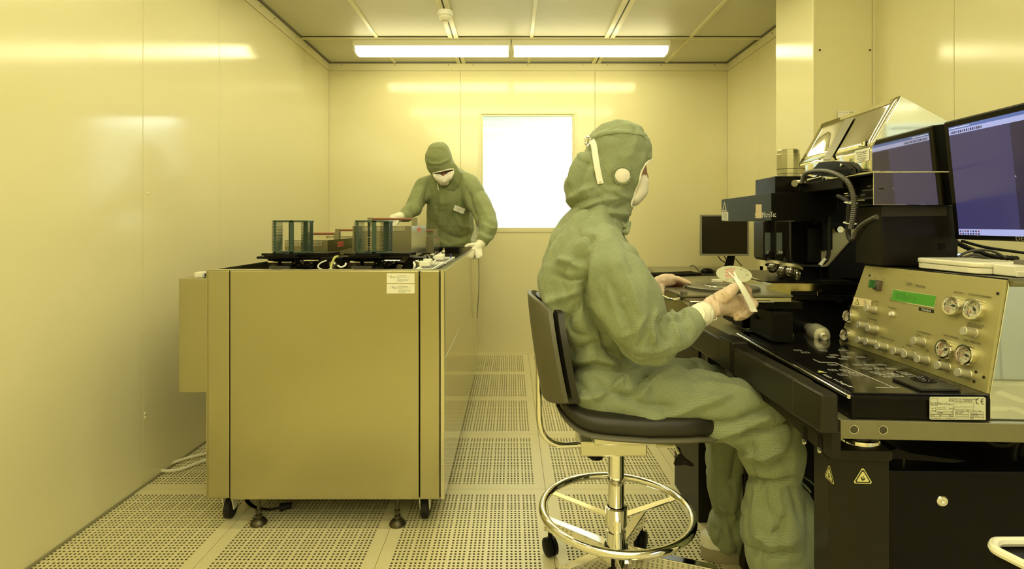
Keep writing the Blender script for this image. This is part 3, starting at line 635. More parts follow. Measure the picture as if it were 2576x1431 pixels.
for k in range(7):
    rr = random.Random(50 + k); cab_cable([P(1090 + rr.random() * 16, 655 - rr.random() * 6, 3.05), P(1088 + rr.random() * 22, 640 + rr.random() * 8, 3.1), P(1092 + rr.random() * 22, 628 + rr.random() * 10, 3.15), P(1100 + rr.random() * 12, 640, 3.18)], .0035, [CHROME, GREY, WHITEP][k % 3], ['bright', 'grey', 'white'][k % 3] + ' thin tube in the tangle behind the glass lids, ' + ['leftmost', 'second from left', 'low middle', 'high middle', 'low right', 'rearmost', 'rightmost'][k], 4)
g = G(); g.box(*[px_(1114, 3.15), px_(1118, 3.15), 3.15, 3.16, .93, pz_(624, 3.15)]); g.cyl(P(1116, 632, 3.14), P(1116, 632, 3.12), .008); tag(g.out('upright', STEELS), 'thin metal upright standing left of the dark basin', 'post')
g = G(); q = P(1134, 650, 2.8); g.cyl((q[0], 2.8, .96), (q[0], 2.8, pz_(638, 2.8)), .004, .003); tag(g.out('pin', mat('blue_pin', (.06, .08, .3), .4)), 'small blue pin standing on the far glass lid', 'pin')
# ================================================================== MASK ALIGNER AND ITS TABLE (right)
def poly_y(g, pts, y0, dy, mt=0): return g.world().prism([My(a, b, y0) for a, b in pts], MY * dy, mt)
def poly_x(g, pts, x0, dx, mt=0): return g.world().prism([Mx(a, b, x0) for a, b in pts], MX * dx, mt)
def mbox(name, mt, b_, parent, bevel=.002, **k):
    g = G().mach()
    for q in (b_ if isinstance(b_[0], (tuple, list)) else [b_]): g.box(*q)
    return g.out(name, mt, parent, bevel=bevel, **k)
ZP, ZT2 = 0.720, 0.777           # table plate top, console top
tab = thing('machine_table', 'thick aluminium table plate on black steel columns carrying the mask aligner', 'table', tuple(M(.45, .7, 0)))
pl = mbox('table_plate', ALU, (0, 1.12, 0, 1.35, .680, ZP), tab, .0015)
for a, b in ((2148, 1080), (2221, 1081)):
    q = My(a, b, 0); g = G(); g.lathe(q - MY * .0006, -MY, [(.0080, 0), (.0074, .0002), (0, .0002)], n=20); g.out('threaded_hole', mat('bore_shade', (.05, .045, .02), .5), pl)  # dark disc on the face stands for the hole, its shade in the colour
    g = G(); g.lathe(q - MY * .001, MY, [(.0095, 0), (.0085, 0)], n=20); g.out('hole_rim', CHROME, pl)
COL = mat('black_column', (.016, .014, .007), .42, spec=.2)
col = mbox('column', COL, (.005, .135, .055, .125, 0, .615), tab, .003)
c2 = mbox('column', COL, (.02, .12, .60, .70, 0, .68), tab, .003); mbox('column', COL, (.95, 1.05, .10, .2, 0, .68), tab, .003); mbox('column', COL, (.95, 1.05, 1.1, 1.2, 0, .68), tab, .003)
g = G(); poly_y(g, [(2113, 1133), (2247, 1135), (2247, 1158), (2235, 1162), (2115, 1157)], .045, .16); g.out('bracket', COL, tab, bevel=.003)
g = G(); c_ = My(2158, 1112, .11); c_[2] = .642; g.lathe(c_, (0, 0, 1), [(0, -.022), (.045, -.022), (.045, 0), (.043, .004), (.030, .004), (.030, .016), (.045, .018), (.045, .038)], n=36); g.out('levelling_mount', CHROME, tab)
g = G(); g.lathe(c_ + np.array([0, 0, .004]), (0, 0, 1), [(.040, 0), (.047, .004), (.047, .010), (.040, .014)], n=36); g.out('rubber_ring', BLACKG, tab)
def warn(name_parent, o, ex, ey, s, hand=True):           # warning triangle with its pictogram
    ex = np.array(ex); ey = np.array(ey); n = np.cross(ex, ey); n = n / np.linalg.norm(n); o = np.array(o, float)
    g = G()
    def tri(r, off, mt):
        V = []
        for k in range(3):
            a = math.pi / 2 + k * 2 * math.pi / 3
            for da in (-.13, 0, .13): V.append(o + n * off + (ex * math.cos(a + da) + ey * math.sin(a + da)) * r * (1 if da == 0 else .965))
        g.add(V, [list(range(9))], mt)
    tri(s, .0006, 0); tri(s * .86, .0009, 1); tri(s * .66, .0012, 0)
    def pg(pts): g.add([o + n * .0015 + (ex * a + ey * b) * s for a, b in pts], [list(range(len(pts)))], 1)
    if hand == 'flash': pg([(.05, .38), (-.10, .02), (.0, .02), (-.05, -.30), (.12, .08), (.02, .08)])
    else: pg([(-.22, .12), (-.12, .16), (-.02, -.08), (.08, .02), (.22, .0), (.24, -.08), (.06, -.24), (-.12, -.24), (-.20, -.05)]); pg([(.0, .22), (.1, .22), (.1, .08), (.0, .08)])
    return g.out('warning_triangle', [YELLOW, INK], name_parent, nonorm=True)
warn(col, My(2170, 1202, .0545), MX, MZ, .0215)
q = Mx(2087, 1195, .0045); warn(col, q, -MY, MZ, .0215)
cab2 = thing('equipment_cabinet', 'black cabinet with round metal lock standing under the machine table', 'cabinet', tuple(M(.5, .4, 0)))
zc2 = My(2300, 1187, .22)[2]
mbox('body', BLACK, (.18, 1.0, .225, 1.0, .02, zc2 - .002), cab2, .004)
g = G(); poly_y(g, [(2233, 1183), (2620, 1187), (2620, 1640), (2233, 1640)], .20, .02)
dr = g.out('door', BLACK, cab2, bevel=.004)
q = My(2369, 1259, .20); g = G(); g.lathe(q, -MY, [(.0135, 0), (.0135, .003), (.011, .005), (.008, .005), (.0078, .0035), (.005, .0035), (.0048, .006), (.003, .006), (.003, .003), (0, .003)], n=28); g.out('lock', CHROME, dr)
g = G(); poly_y(g, [(2256, 1128), (2290, 1140), (2430, 1160), (2400, 1164), (2200, 1150)], .18, .5); g.out('guide_plate', BLACKM, cab2)
g = G(); g.cyl(My(2273, 1100, .30), My(2273, 1160, .30), .0035); tag(g.out('rod', STEELS), 'thin bright rod between table plate and black cabinet', 'rod')
for k, pts in enumerate([[(2480, 1105), (2500, 1118), (2530, 1120), (2560, 1108)], [(2560, 1110), (2550, 1140), (2552, 1175)], [(2576, 1115), (2568, 1140), (2560, 1175)], [(2460, 1165), (2470, 1150), (2490, 1148), (2510, 1156)]]):
    g = G(); g.tube([My(a, b, .28 + .03 * k) for a, b in pts], .006, sub=5); tag(g.out('cable', RUBBER), ['black cable sagging under the right end of the table plate', 'left black cable hanging down at the right edge', 'right black cable hanging down at the right edge', 'thin dark cable arch on the black cabinet top'][k], 'cable')
# bumper rail with its pads and bracket, towards the operator
rail = thing('bumper_rail', 'black padded arm rail along the operator edge of the machine table', 'rail', (0.68, 1.6, .70))
RAILM = mat('rail_black', (.016, .014, .008), .36, spec=.35, bump=(200, .06, .001))
def wbox(name, mt, b_, parent, bevel=.002, **k): g = G(); g.box(*b_); return g.out(name, mt, parent, bevel=bevel, **k)
wbox('pad', RAILM, (.660, .705, 1.245, 1.60, .690, .777), rail, .008, seg=3); wbox('end_cap', RAILM, (.648, .686, 1.125, 1.243, .700, .783), rail, .006, seg=3)
wbox('clamp', RAILM, (.655, .708, 1.602, 1.70, .692, .790), rail, .008, seg=3); wbox('pad', RAILM, (.660, .72, 1.702, 2.22, .690, .777), rail, .008, seg=3)
g = G(); g.prism([(.680, 1.14, .699), (.680, 1.14, .640), (.680, 1.20, .641), (.680, 1.40, .662), (.680, 1.62, .665), (.680, 1.62, .699)], (.02, 0, 0)); br = g.out('bracket', COL, rail, bevel=.002)
for a, b in ((2025.5, 1096), (2064, 1116)):
    q = hit(a, b, (.680, 0, 0), np.array([1.0, 0, 0])); g = G(); g.prism([q + np.array([-.0006, .0085 * math.cos(t), .021 * (1 if math.sin(t) > 0 else -1) * .6 + .0085 * math.sin(t)]) for t in np.linspace(0, 2 * math.pi, 17)[:-1]], (-.0004, 0, 0)); g.out('slot', BLACKM, br)
    g = G(); g.lathe(q + np.array([-.001, 0, -.014]), (-1, 0, 0), [(.0065, 0), (.0065, .003), (.0035, .004), (0, .004)], n=12); g.out('bolt', CHROME, br)
# ------------------------------------------------ console: black box with the printed touch keys
con = thing('control_console', 'flat black console with white printed keys and trackball, before the sloping gauge panel', 'console', tuple(M(.17, .3, ZP)))
body = mbox('housing', BLACK, (.022, .312, .004, .66, ZP + .001, ZT2 - .003), con, .006, seg=3)
mbox('key_sheet', BLACKG, (.026, .310, .008, .66, ZT2 - .003, ZT2), con, .001)
mbox('front_bezel', BLACKM, [(.024, .300, .0005, .004, ZT2 - .012, ZT2 - .006), (.024, .029, .0005, .004, ZP + .001, ZT2 - .012)], con, .001)
g = G(); g.cyl(M(.020, .004, ZT2 - .008), M(.020, .66, ZT2 - .008), .0045, n=12); g.out('edge_strip', CHROME, con)
zk = ZT2 + .0004
def cpx(a, b): return Pz(1960 + a / 4.86, 860 + b / 4.86, zk)
keys = [(225, 100), (320, 128), (535, 105), (775, 100), (868, 130), (672, 160), (640, 184), (820, 184), (780, 207), (1000, 185), (650, 276), (655, 343), (775, 398), (800, 345), (855, 365), (910, 385), (960, 404), (955, 278), (1105, 280), (1250, 278), (1070, 325), (1220, 325), (1370, 325), (1175, 372), (1235, 391), (1290, 411), (1345, 431), (1330, 374), (1390, 394), (1450, 413), (1510, 432), (1500, 371), (1560, 391), (1610, 411), (1665, 430)]
glyph = ['+', 'o', 'F1', 'X', 'Y', 'ALIGN', 'LOAD', 'SET', 'x10', 'EXP', 'Z', 'A', 'B', '<', '>', '^', 'v', 'LL', 'TSA', 'BSA', 'L', 'R', 'EDIT', '1', '2', '3', '4', '5', '6', '7', '8', '9', '0', '-', 'OK']
for i, (a, b) in enumerate(keys):
    q = cpx(a, b); w2, h2, t = .0100, .0062, .0006; g = G().frame(q, MX, MY, MZ)
    g.box(-w2, w2, -h2, -h2 + t, 0, .0002); g.box(-w2, w2, h2 - t, h2, 0, .0002); g.box(-w2, -w2 + t, -h2 + t, h2 - t, 0, .0002); g.box(w2 - t, w2, -h2 + t, h2 - t, 0, .0002)
    g.world(); g.text(glyph[i], q + MZ * .0002, MX, MY, .0062)
    g.out('printed_key', PRINT, con)
g = G(); g.tube([cpx(415, 210), cpx(495, 246), cpx(680, 251), cpx(1400, 555)], .0005, n=4); g.tube([cpx(1180, 556), cpx(1465, 556)], .0005, n=4); g.out('printed_line', PRINT, con)
q = cpx(515, 368); warn(con, q, MX, MY, .012, 'flash')
g = G(); d_ = cpx(860, 522) - cpx(560, 385); L_ = np.linalg.norm(d_); d_ /= L_; e_ = np.cross(MZ, d_); g.text('Kein V-Zugriff', cpx(545, 398) + MZ * .0003, d_, e_, .0125, align='LEFT', ax=1.4); g.out('lettering', PRINT, con)
pts = [(1378, 462), (1735, 606), (2225, 606), (2000, 500), (1850, 452), (1600, 448)]
g = G(); g.prism([cpx(a, b) for a, b in pts], (0, 0, .006)); pr = g.out('palm_rest', DARK, con, bevel=.0015)
q = cpx(1765, 500); q[2] = ZT2 + .0065; g = G(); g.lathe(q, (0, 0, 1), [(.024, 0), (.024, .0015), (.018, .002), (.017, 0)], n=32); g.out('ring', BLACKM, pr)
g = G(); g.sph(q + np.array([0, 0, -.004]), .0165, nu=28, nv=16); g.out('trackball', BLACKG, pr)
for sy in (-1, 1):
    g = G().frame(q + MX * .034 + MY * .012 * sy, MX, MY, MZ); g.box(-.008, .008, -.0008, .0008, 0, .0004); g.box(-.0085, -.0075, -.0008, .003 * -sy if sy < 0 else .0008, 0, .0004); g.out('button_mark', BLACKM, pr)
# rating plate on the front of the console
rp = thing('rating_plate', 'light metal rating plate with CE mark on the console front', 'plate', tuple(My(2410, 1028, 0)))
g = G(); poly_y(g, [(2341, 998), (2474, 998), (2479, 1001), (2479, 1056), (2341, 1055), (2338, 1052), (2338, 1001)], -.0003, -.0008); g.out('plate', mat('plate_metal', (.62, .63, .50), .4, .25), rp)
g = G(); yp = -.0014
def RP(a, b): return My(2310 + a / 14.31, 990 + b / 14.31, yp)
def rl(a0, b0, a1, b1, t=.00022): 
    p, q_ = RP(a0, b0), RP(a1, b1); d = q_ - p; n_ = np.cross(MY, d / np.linalg.norm(d)) * t; g.add([p - n_, q_ - n_, q_ + n_, p + n_], [(0, 1, 2, 3)])
def rb(a0, b0, a1, b1): rl(a0, b0, a1, b0); rl(a0, b1, a1, b1); rl(a0, b0, a0, b1); rl(a1, b0, a1, b1)
def rt(s_, a, b, sz, al='LEFT', ax=1): g.text(s_, RP(a, b), MX, MZ, sz, align=al, ax=ax)
rb(440, 165, 695, 420); rt('SÜSS', 455, 365, .0078, ax=.85); rt('MicroTec', 715, 368, .0072, ax=.85)
rt('SUSS MicroTec Lithography GmbH', 1100, 190, .0046, ax=.9); rt('85748 Garching  GERMANY', 1100, 262, .0046, ax=.9)
rt('Type', 1105, 380, .0042); rb(1285, 335, 2000, 480); rb(1285, 480, 2000, 565); rt('Year', 440, 525, .0042); rb(620, 492, 965, 552); rt('Ser.Nr', 1110, 530, .0042)
rt('Power', 440, 612, .0042); rb(620, 575, 1265, 655); rt('V', 1205, 615, .0042); rb(440, 665, 830, 740); rt('V/kW', 705, 700, .0042); rb(875, 665, 1265, 740); rt('Hz', 1190, 705, .0045)
rt('Imax', 450, 790, .0040); rt('kA', 745, 790, .0042); rb(440, 750, 830, 825); rb(875, 750, 1265, 825); rt('Phase', 1095, 795, .0045); rt('No Exhausts -> see Manual', 445, 880, .0044)
rt('Media Supply: [MPa]  1 MPa = 10bar', 1335, 620, .0043, ax=.85); rb(1345, 665, 1825, 745); rt('Di-H2O', 1350, 705, .0043); rb(1345, 770, 1825, 825); rb(1345, 852, 1825, 910)
for k, s_ in enumerate(('Vacuum', 'CDA/N2', 'N2')): rb(1880, 665 + 93 * k, 2350, 745 + 93 * k); rt(s_, 1890, 708 + 90 * k, .0043)
def arc(cx_, cy_, r, a0, a1):
    A = [math.radians(a0 + (a1 - a0) * k / 14) for k in range(15)]
    for k in range(14): rl(cx_ + r * math.cos(A[k]), cy_ - r * math.sin(A[k]), cx_ + r * math.cos(A[k + 1]), cy_ - r * math.sin(A[k + 1]), .00075)
arc(2180, 280, 98, 90, 270); arc(2360, 280, 98, 90, 270); rl(2265, 275, 2345, 275, .0007)
g.out('lettering', INK, rp, nonorm=True)
# ------------------------------------------------ sloping gauge panel and the enclosure behind it
BL, BR_, TR = Pz(2110.5, 858, ZT2), Pz(2482, 990, ZT2), P(2531, 703.5, 1.153)
ex = (BR_ - BL); PW = np.linalg.norm(ex); ex /= PW; nn = np.cross(ex, TR - BR_); nn /= np.linalg.norm(nn)
if nn[0] > 0: nn = -nn
ey = np.cross(nn, ex); ey = ey if ey[2] > 0 else -ey
def pp(px, py): d = ray(px, py); return CAMP + d * (np.dot(BL - CAMP, nn) / np.dot(d, nn))
enc = thing('gauge_cabinet', 'sloping aluminium gauge panel with four round dials, green display and knurled knobs', 'control panel', tuple((BL + BR_) / 2))
TLc, TRc = pp(2176, 667), pp(2530, 704)
g = G(); g.prism([BL, BR_, TRc, TLc], -nn * .006); fp = g.out('front_panel', PANELM, enc, bevel=.001)
zt3 = (TLc[2] + TRc[2]) / 2
back = .50
g = G(); q0, q1 = TLc - nn * .007, TRc - nn * .007
g.prism([q0, q1, q1 + MX * back, q0 + MX * back], (0, 0, .004)); g.out('top_cover', BLACKG, enc, bevel=.001)
a0 = BR_ - nn * .007; a0[2] = ZP + .0015
g = G(); b0 = BR_ - nn * .007; g.prism([a0, b0, q1, q1 + MX * back, a0 + MX * (back + .03)], MY * .004); g.out('mirror_side', mat('mirror_side_sheet', (.86, .87, .80), .03, 1.0), enc, bevel=.002, label='mirror polished side sheet')
g = G(); g.tube([q1 + MZ * -.004 - MY * .002, q1 + MZ * -.004 - MY * .002 + MX * back], .009, n=14); g.out('top_edge_bar', ALU, enc)
g = G(); g.prism([BL - nn * .008, q0 - MZ * .006, q0 + MX * back - MZ * .006, BL + MX * back], -MY * .004); g.out('back_side', BLACK, enc)
def pn(px, py, off=0.0): return pp(px, py) + nn * off
def c3(a, b): return 2050 + a / 2.861, 620 + b / 2.861
def gauge(px, py, r, ang, small=False, marks=((.1, .6), (-.6, -.5)), num=('0', '-1')):
    o = pn(px, py); g = G(); d = .012
    g.lathe(o, nn, [(r, 0), (r, d), (r * .97, d + .0015), (r * .80, d + .0012), (r * .76, d - .001), (r * .76, .004)], n=36)
    gp = g.out('gauge', CHROME, fp)
    return gp, o, r
def dial(parent_, o, r, ang, reds, seed):
    rr = random.Random(seed); e1, e2 = ex, ey
    g = G().frame(o + nn * .0042, e1, e2, nn)
    n = 36; g.add([(r * .765 * math.cos(k * 2 * math.pi / n), r * .765 * math.sin(k * 2 * math.pi / n), 0) for k in range(n)], [list(range(n))], 0)
    for k in range(13):
        a = math.radians(-45 + k * 22.5); c_, s_ = math.cos(a), math.sin(a); r0, r1 = r * .60, r * .70; w = r * .02
        g.add([(c_ * r0 - s_ * w, s_ * r0 + c_ * w, .0004), (c_ * r1 - s_ * w, s_ * r1 + c_ * w, .0004), (c_ * r1 + s_ * w, s_ * r1 - c_ * w, .0004), (c_ * r0 + s_ * w, s_ * r0 - c_ * w, .0004)], [(0, 1, 2, 3)], 1)
    for (a, b) in reds:
        m_ = 14; V = [(a * r + r * q_ * math.cos(k * 2 * math.pi / m_), b * r + r * q_ * math.sin(k * 2 * math.pi / m_), .0010) for q_ in (.13, .09) for k in range(m_)]
        g.add(V, [(k, (k + 1) % m_, m_ + (k + 1) % m_, m_ + k) for k in range(m_)], 2); g.add([(v[0], v[1], .0008) for v in V[:m_]], [list(range(m_))], 0)
    g.world()
    for k, (s_, a) in enumerate((('0', 225), ('2', 150), ('4', 90), ('6', 30))):
        g.text(s_, o + nn * .0048 + (e1 * math.cos(math.radians(a)) + e2 * math.sin(math.radians(a))) * r * .45, e1, e2, r * .24, mt=1)
    g.text('bar', o + nn * .0048 - e2 * r * .35, e1, e2, r * .2, mt=1)
    c_, s_ = math.cos(math.radians(ang)), math.sin(math.radians(ang)); dv = e1 * c_ + e2 * s_; pv = e2 * c_ - e1 * s_; b_ = o + nn * .0060
    g.add([b_ - dv * r * .3 + pv * r * .07, b_ - dv * r * .3 - pv * r * .07, b_ + dv * r * .05 - pv * r * .04, b_ + dv * r * .62, b_ + dv * r * .05 + pv * r * .04], [(0, 1, 2, 3, 4)], 1)
    g.lathe(b_, nn, [(r * .12, -.001), (r * .12, .001), (0, .0015)], n=14, mt=1)
    return g
DIALS = []
def full_gauge(px, py, r, ang, reds, seed):       # one sub-part holding bezel, dial and needle (three materials)
    o = pn(px, py); g = dial(None, o, r, ang, reds, seed); d = .012
    g.lathe(o, nn, [(r, 0), (r, d), (r * .97, d + .0015), (r * .80, d + .0012), (r * .76, d - .001), (r * .76, .004)], n=36, mt=3)
    g.out('gauge', [mat('dial_face', (.62, .60, .46), .5), INK, mat('dial_red', (.6, .08, .05), .5), CHROME], fp, nonorm=True)
full_gauge(2403, 769.5, .0235, 185, ((.18, .36), (-.5, -.42)), 1); full_gauge(2457, 779, .0245, -55, ((-.48, -.25),), 2)
full_gauge(2384, 880, .0230, 215, ((-.55, .22), (-.5, -.35)), 3); full_gauge(2437, 894.5, .0235, 170, ((-.2, .5), (-.5, -.05)), 4)
full_gauge(2139, 796, .0205, -75, ((-.1, .5), (-.5, 0)), 5); full_gauge(2132, 844, .0205, -80, ((.0, .55), (-.5, .1)), 6)
KNOB = mat('knurled_knob', (.60, .58, .46), .38, .6)
def knob(a, b, r=.0100, L=.027, mk=True):
    px, py = c3(a, b); o = pn(px, py); g = G(); g.lathe(o, nn, [(r * 1.08, 0), (r * 1.08, .002), (r, .003), (r, L - .001), (r * .92, L), (0, L)], n=26)
    if mk:
        n = 26          # knurling ridges
        for k in range(n):
            t0 = 2 * math.pi * k / n; V = []
            for i in range(5):
                t = t0 + i * .14; c_ = (ex * math.cos(t) + ey * math.sin(t)); t2 = t + .06; c2_ = (ex * math.cos(t2) + ey * math.sin(t2)); h = .005 + i * (L - .008) / 4
                V += [o + nn * h + c_ * (r + .0004), o + nn * h + c2_ * (r + .0004)]
            g.add(V, [(2 * i, 2 * i + 1, 2 * i + 3, 2 * i + 2) for i in range(4)], 0)
    g.add([o + nn * (L + .0003) + ex * x + ey * y for x, y in ((-.0006, 0), (.0006, 0), (.0006, r * .8), (-.0006, r * .8))], [(0, 1, 2, 3)], 1)
    g.out('knob', [KNOB, PRINT], fp, nonorm=True)
for a, b in ((430, 456), (372, 574), (443, 598), (368, 682), (428, 695), (513, 727), (633, 764), (713, 788), (808, 822), (780, 690), (1150, 622), (957, 868), (1108, 920)): knob(a, b, mk=a > 480)
# selector switch, push button, display, screws, text
o = pn(*c3(462, 280)); g = G().frame(o, ex, ey, nn); g.box(-.017, .012, -.014, .014, 0, .006); g.box(-.014, .009, -.011, .011, .006, .0075, 1); g.cyl((-.004, 0, .0075), (-.004, 0, .012), .008, mt=1); g.box(-.0075, -.001, -.011, .012, .010, .026, 2)
g.out('selector_switch', [mat('switch_base', (.10, .07, .05), .5), GREY, GREEN], fp, bevel=.0015)
o = pn(*c3(560, 487)); g = G(); g.lathe(o, nn, [(.0075, 0), (.0075, .002), (.0055, .003), (.0055, .008), (0, .0085)], n=20); g.out('push_button', IVORY, fp)
cs = [(556, 304), (880, 354), (864, 446), (542, 388)]; g = G(); g.prism([pn(*c3(*c), off=.0003) for c in cs], nn * .0012); g.out('display_bezel', CHROME, fp)
cs = [(568, 311), (876, 357), (861, 436), (557, 386)]; g = G(); g.prism([pn(*c3(*c), off=.0016) for c in cs], nn * .0004); g.out('display', LCD, fp)
g = G()
for k, (s_, b) in enumerate((('LOAD MASK      x: 0.00', 335), ('GAP 30um EXP 4.5s  y: 0.0', 350), ('LAMP 270W CH1    ok', 366))): g.text(s_, pn(*c3(585, b + 2), off=.0021), ex, ey, .0068, align='LEFT')
g.out('display_text', LCDT, fp)
for a, b in ((395, 208), (1317, 338), (1216, 940), (1160, 903), (1147, 970), (898, 822)):
    g = G(); g.lathe(pn(*c3(a, b)), nn, [(.0034, 0), (.0034, .001), (.0016, .0015), (.0015, .0005), (0, .0005)], n=12); g.out('screw', DARK, fp)
g = G(); cs = [(751, 436), (857, 456), (856, 479), (748, 459)]; g.prism([pn(*c3(*c), off=.0003) for c in cs], nn * .0006); nm = g.out('name_strip', BLACKG, fp)
g = G()
def pt(s_, a, b, sz=.0052, ax=1.0, gg=None): (gg or g).text(s_, pn(*c3(a, b), off=.0011), ex, ey, sz, ax=ax)
pt('MA6/BA6', 803, 459, .0078); g.out('strip_lettering', PRINT, fp)
g = G()
for s_, a, b in (('VACUUM', 1035, 333), ('VACUUM CHAMBER', 1188, 356), ('LOW VACUUM', 1155, 562), ('ADJUSTMENT', 1152, 578), ('VACUUM SEAL', 981, 650), ('WEC PRESSURE', 1134, 688), ('ILLUMINATION', 788, 623), ('BSA/IR', 678, 713), ('TSA', 813, 752), ('CONTACT', 559, 444)):
    pt(s_, a, b, .0066)
for s_, a, b in (('MAGNIFICATION BSA', 522, 665), ('BOTTOM SUBSTRATE', 398, 628), ('TOP SUBSTRATE', 415, 525), ('CASSETTE', 438, 397), ('COMPRESSED AIR', 275, 440), ('NITROGEN', 250, 577)): pt(s_, a, b, .0062, .9)
for s_, a, b in (('OFF', 437, 231), ('ON', 495, 239), ('OFF', 413, 412), ('ON', 452, 420), ('LEFT', 378, 539), ('RIGHT', 443, 554), ('LEFT', 362, 637), ('RIGHT', 428, 658), ('x5', 490, 680), ('x10', 546, 694), ('MANUAL', 748, 637), ('TSA', 817, 657), ('left', 638, 722), ('right', 712, 747)): pt(s_, a, b, .0042)
pt('SÜSS', 682, 271, .0112, .85); pt('MicroTec', 762, 287, .0105, .8)
for p0, p1 in (((658, 204), (724, 211)), ((724, 211), (712, 292)), ((650, 283), (708, 293)), ((658, 204), (650, 283)), ((712, 284), (709, 301))):
    A_, B_ = pn(*c3(*p0), off=.0011), pn(*c3(*p1), off=.0011); d = (B_ - A_); L_ = np.linalg.norm(d); d /= L_; n_ = np.cross(nn, d) * .0002
    for k in range(6): s0, s1 = L_ * k / 6, L_ * (k + .7) / 6; g.add([A_ + d * s0 - n_, A_ + d * s1 - n_, A_ + d * s1 + n_, A_ + d * s0 + n_], [(0, 1, 2, 3)])
g.out('lettering', INK, fp, nonorm=True)
# yellow high voltage sticker by the upper left dial
g = G(); cs = [(282, 363), (408, 385), (404, 440), (272, 422)]; g.prism([pn(*c3(*c), off=.0004) for c in cs], nn * .0005); st = g.out('voltage_sticker', mat('sticker_cream', (.80, .68, .42), .5), fp)
o = pn(*c3(306, 403), off=.0004); 
gw = warn(fp, o, ex, ey, .0125, 'flash')
g = G()
for k, s_ in enumerate(('Caution !', 'High voltage', 'Achtung !', 'Hochspannung', 'inside')): pt(s_, 366, 388 + k * 10, .0034)
g.out('sticker_text', INK, fp)
# ivory wafer tray on top, glossy black cover; box and cables behind
q = Pz(2400, 690, zt3 + .005)
tray = thing('wafer_tray', 'flat ivory plastic wafer tray lying on top of the gauge cabinet', 'tray', tuple(q))
A_, B_ = Pz(2297, 672, zt3 + .005), Pz(2462, 690, zt3 + .005); C_, D_ = Pz(2535, 693, zt3 + .005), Pz(2440, 668, zt3 + .005)
vx = (B_ - A_); vx /= np.linalg.norm(vx); vy = np.cross(MZ, vx); vy = vy if vy[0] > 0 else -vy
Lx = np.linalg.norm(B_ - A_)
def rrect(o, w, l, r, z, n=6):
    V = []
    for (cx_, cy_, a0_) in ((w - r, l - r, 0), (r, l - r, 90), (r, r, 180), (w - r, r, 270)):
        for k in range(n + 1): a = math.radians(a0_ + 90 * k / n); V.append(o + vx * (cx_ + r * math.cos(a)) + vy * (cy_ + r * math.sin(a)) + MZ * z)
    return V
g = G(); g.prism(rrect(A_, Lx, .14, .03, 0), (0, 0, .014)); g.out('lower_shell', IVORY, tray, bevel=.002)
g = G(); g.prism(rrect(A_ - vx * .002 - vy * .002, Lx + .004, .144, .032, .0145), (0, 0, .012)); g.out('upper_shell', IVORY, tray, bevel=.003)
g = G(); g.prism(rrect(A_ + vx * .03 + vy * .02, Lx - .07, .10, .004, .027), (0, 0, .0008)); g.out('recess_shade', mat('ivory_shade', (.55, .54, .42), .5), tray)  # flat sheet in darker ivory, painting the shade of a hollow
t2 = thing('wafer_tray', 'second ivory tray end sticking out right of the flat ivory tray', 'tray', tuple(A_ + vx * (Lx + .05)))
g = G(); o_ = A_ + vx * (Lx + .003) + vy * .03; g.prism([o_, o_ + vx * .055, o_ + vx * .055 + vy * .11, o_ + vy * .11], (0, 0, .024)); g.out('shell', IVORY, t2, bevel=.002)
g = G(); g.prism([o_ + vx * .056, o_ + vx * .062, o_ + vx * .062 + vy * .11, o_ + vx * .056 + vy * .11], (0, 0, .012)); g.out('flange', IVORY, t2, bevel=.001)
q = Pz(2545, 692, zt3 + .005); g = G().frame(q, MX, MY, MZ); g.box(0, .045, -.10, .02, 0, .022); g.prism([(0.0, -.10, .022), (.045, -.10, .022), (.045, .02, .022), (.02, .02, .022)], (0, 0, .012)); tag(g.out('instrument_box', GREY, bevel=.002), 'grey-green instrument box at the right edge beside the ivory trays', 'box')
# ------------------------------------------------ mask aligner body
al = thing('mask_aligner', 'black mask aligner microscope with polished steel lamp hood, on the machine table', 'microscope', tuple(M(.3, .9, ZP)))
# lower block
g = G(); poly_y(g, [(1930, 744), (2165, 752), (2165, 872), (1930, 857)], .678, .45); g.out('base_block', BLACK, al, bevel=.002)
g = G(); poly_x(g, [(1842, 815), (1929, 857), (1929, 805), (1842, 770)], .122, .02); g.out('side_plate', BLACKM, al, bevel=.001)
g = G(); poly_x(g, [(1880, 830), (1900, 821), (1900, 811), (1878, 819)], .1215, -.001); g.out('label', GREY, al)
def cylpx(a0, b0, y0, a1, b1, y1, r0, r1=None, mt=STEELS, name='spindle', n=24, parent_=None):
    g = G(); g.cyl(My(a0, b0, y0), My(a1, b1, y1), r0, r1, n=n); return g.out(name, mt, parent_ or al)
cylpx(1900, 797, .60, 1922, 800, .61, .007, mt=DARK, name='connector'); cylpx(1920, 800, .61, 1928, 801, .615, .0085, mt=CHROME, name='connector_tip')
cylpx(1956, 829, .678, 1982, 841, .60, .0085, .0095, name='micrometer'); cylpx(1975, 837, .62, 1990, 843, .59, .0115, .0105, mt=ALU, name='micrometer_cap')
g = G(); a_, b_ = My(2036, 826, .678), My(2069, 845, .56); d = b_ - a_; L_ = np.linalg.norm(d); g.lathe(a_, d, [(.018, 0), (.020, L_ * .45), (.0285, L_ * .5), (.0285, L_ * .85), (.024, L_ * .97), (.012, L_ * .99), (.012, L_ * 1.12), (.009, L_ * 1.14), (.008, L_ * 1.1), (0, L_ * 1.1)], n=36); g.out('drive_knob', KNOB, al)
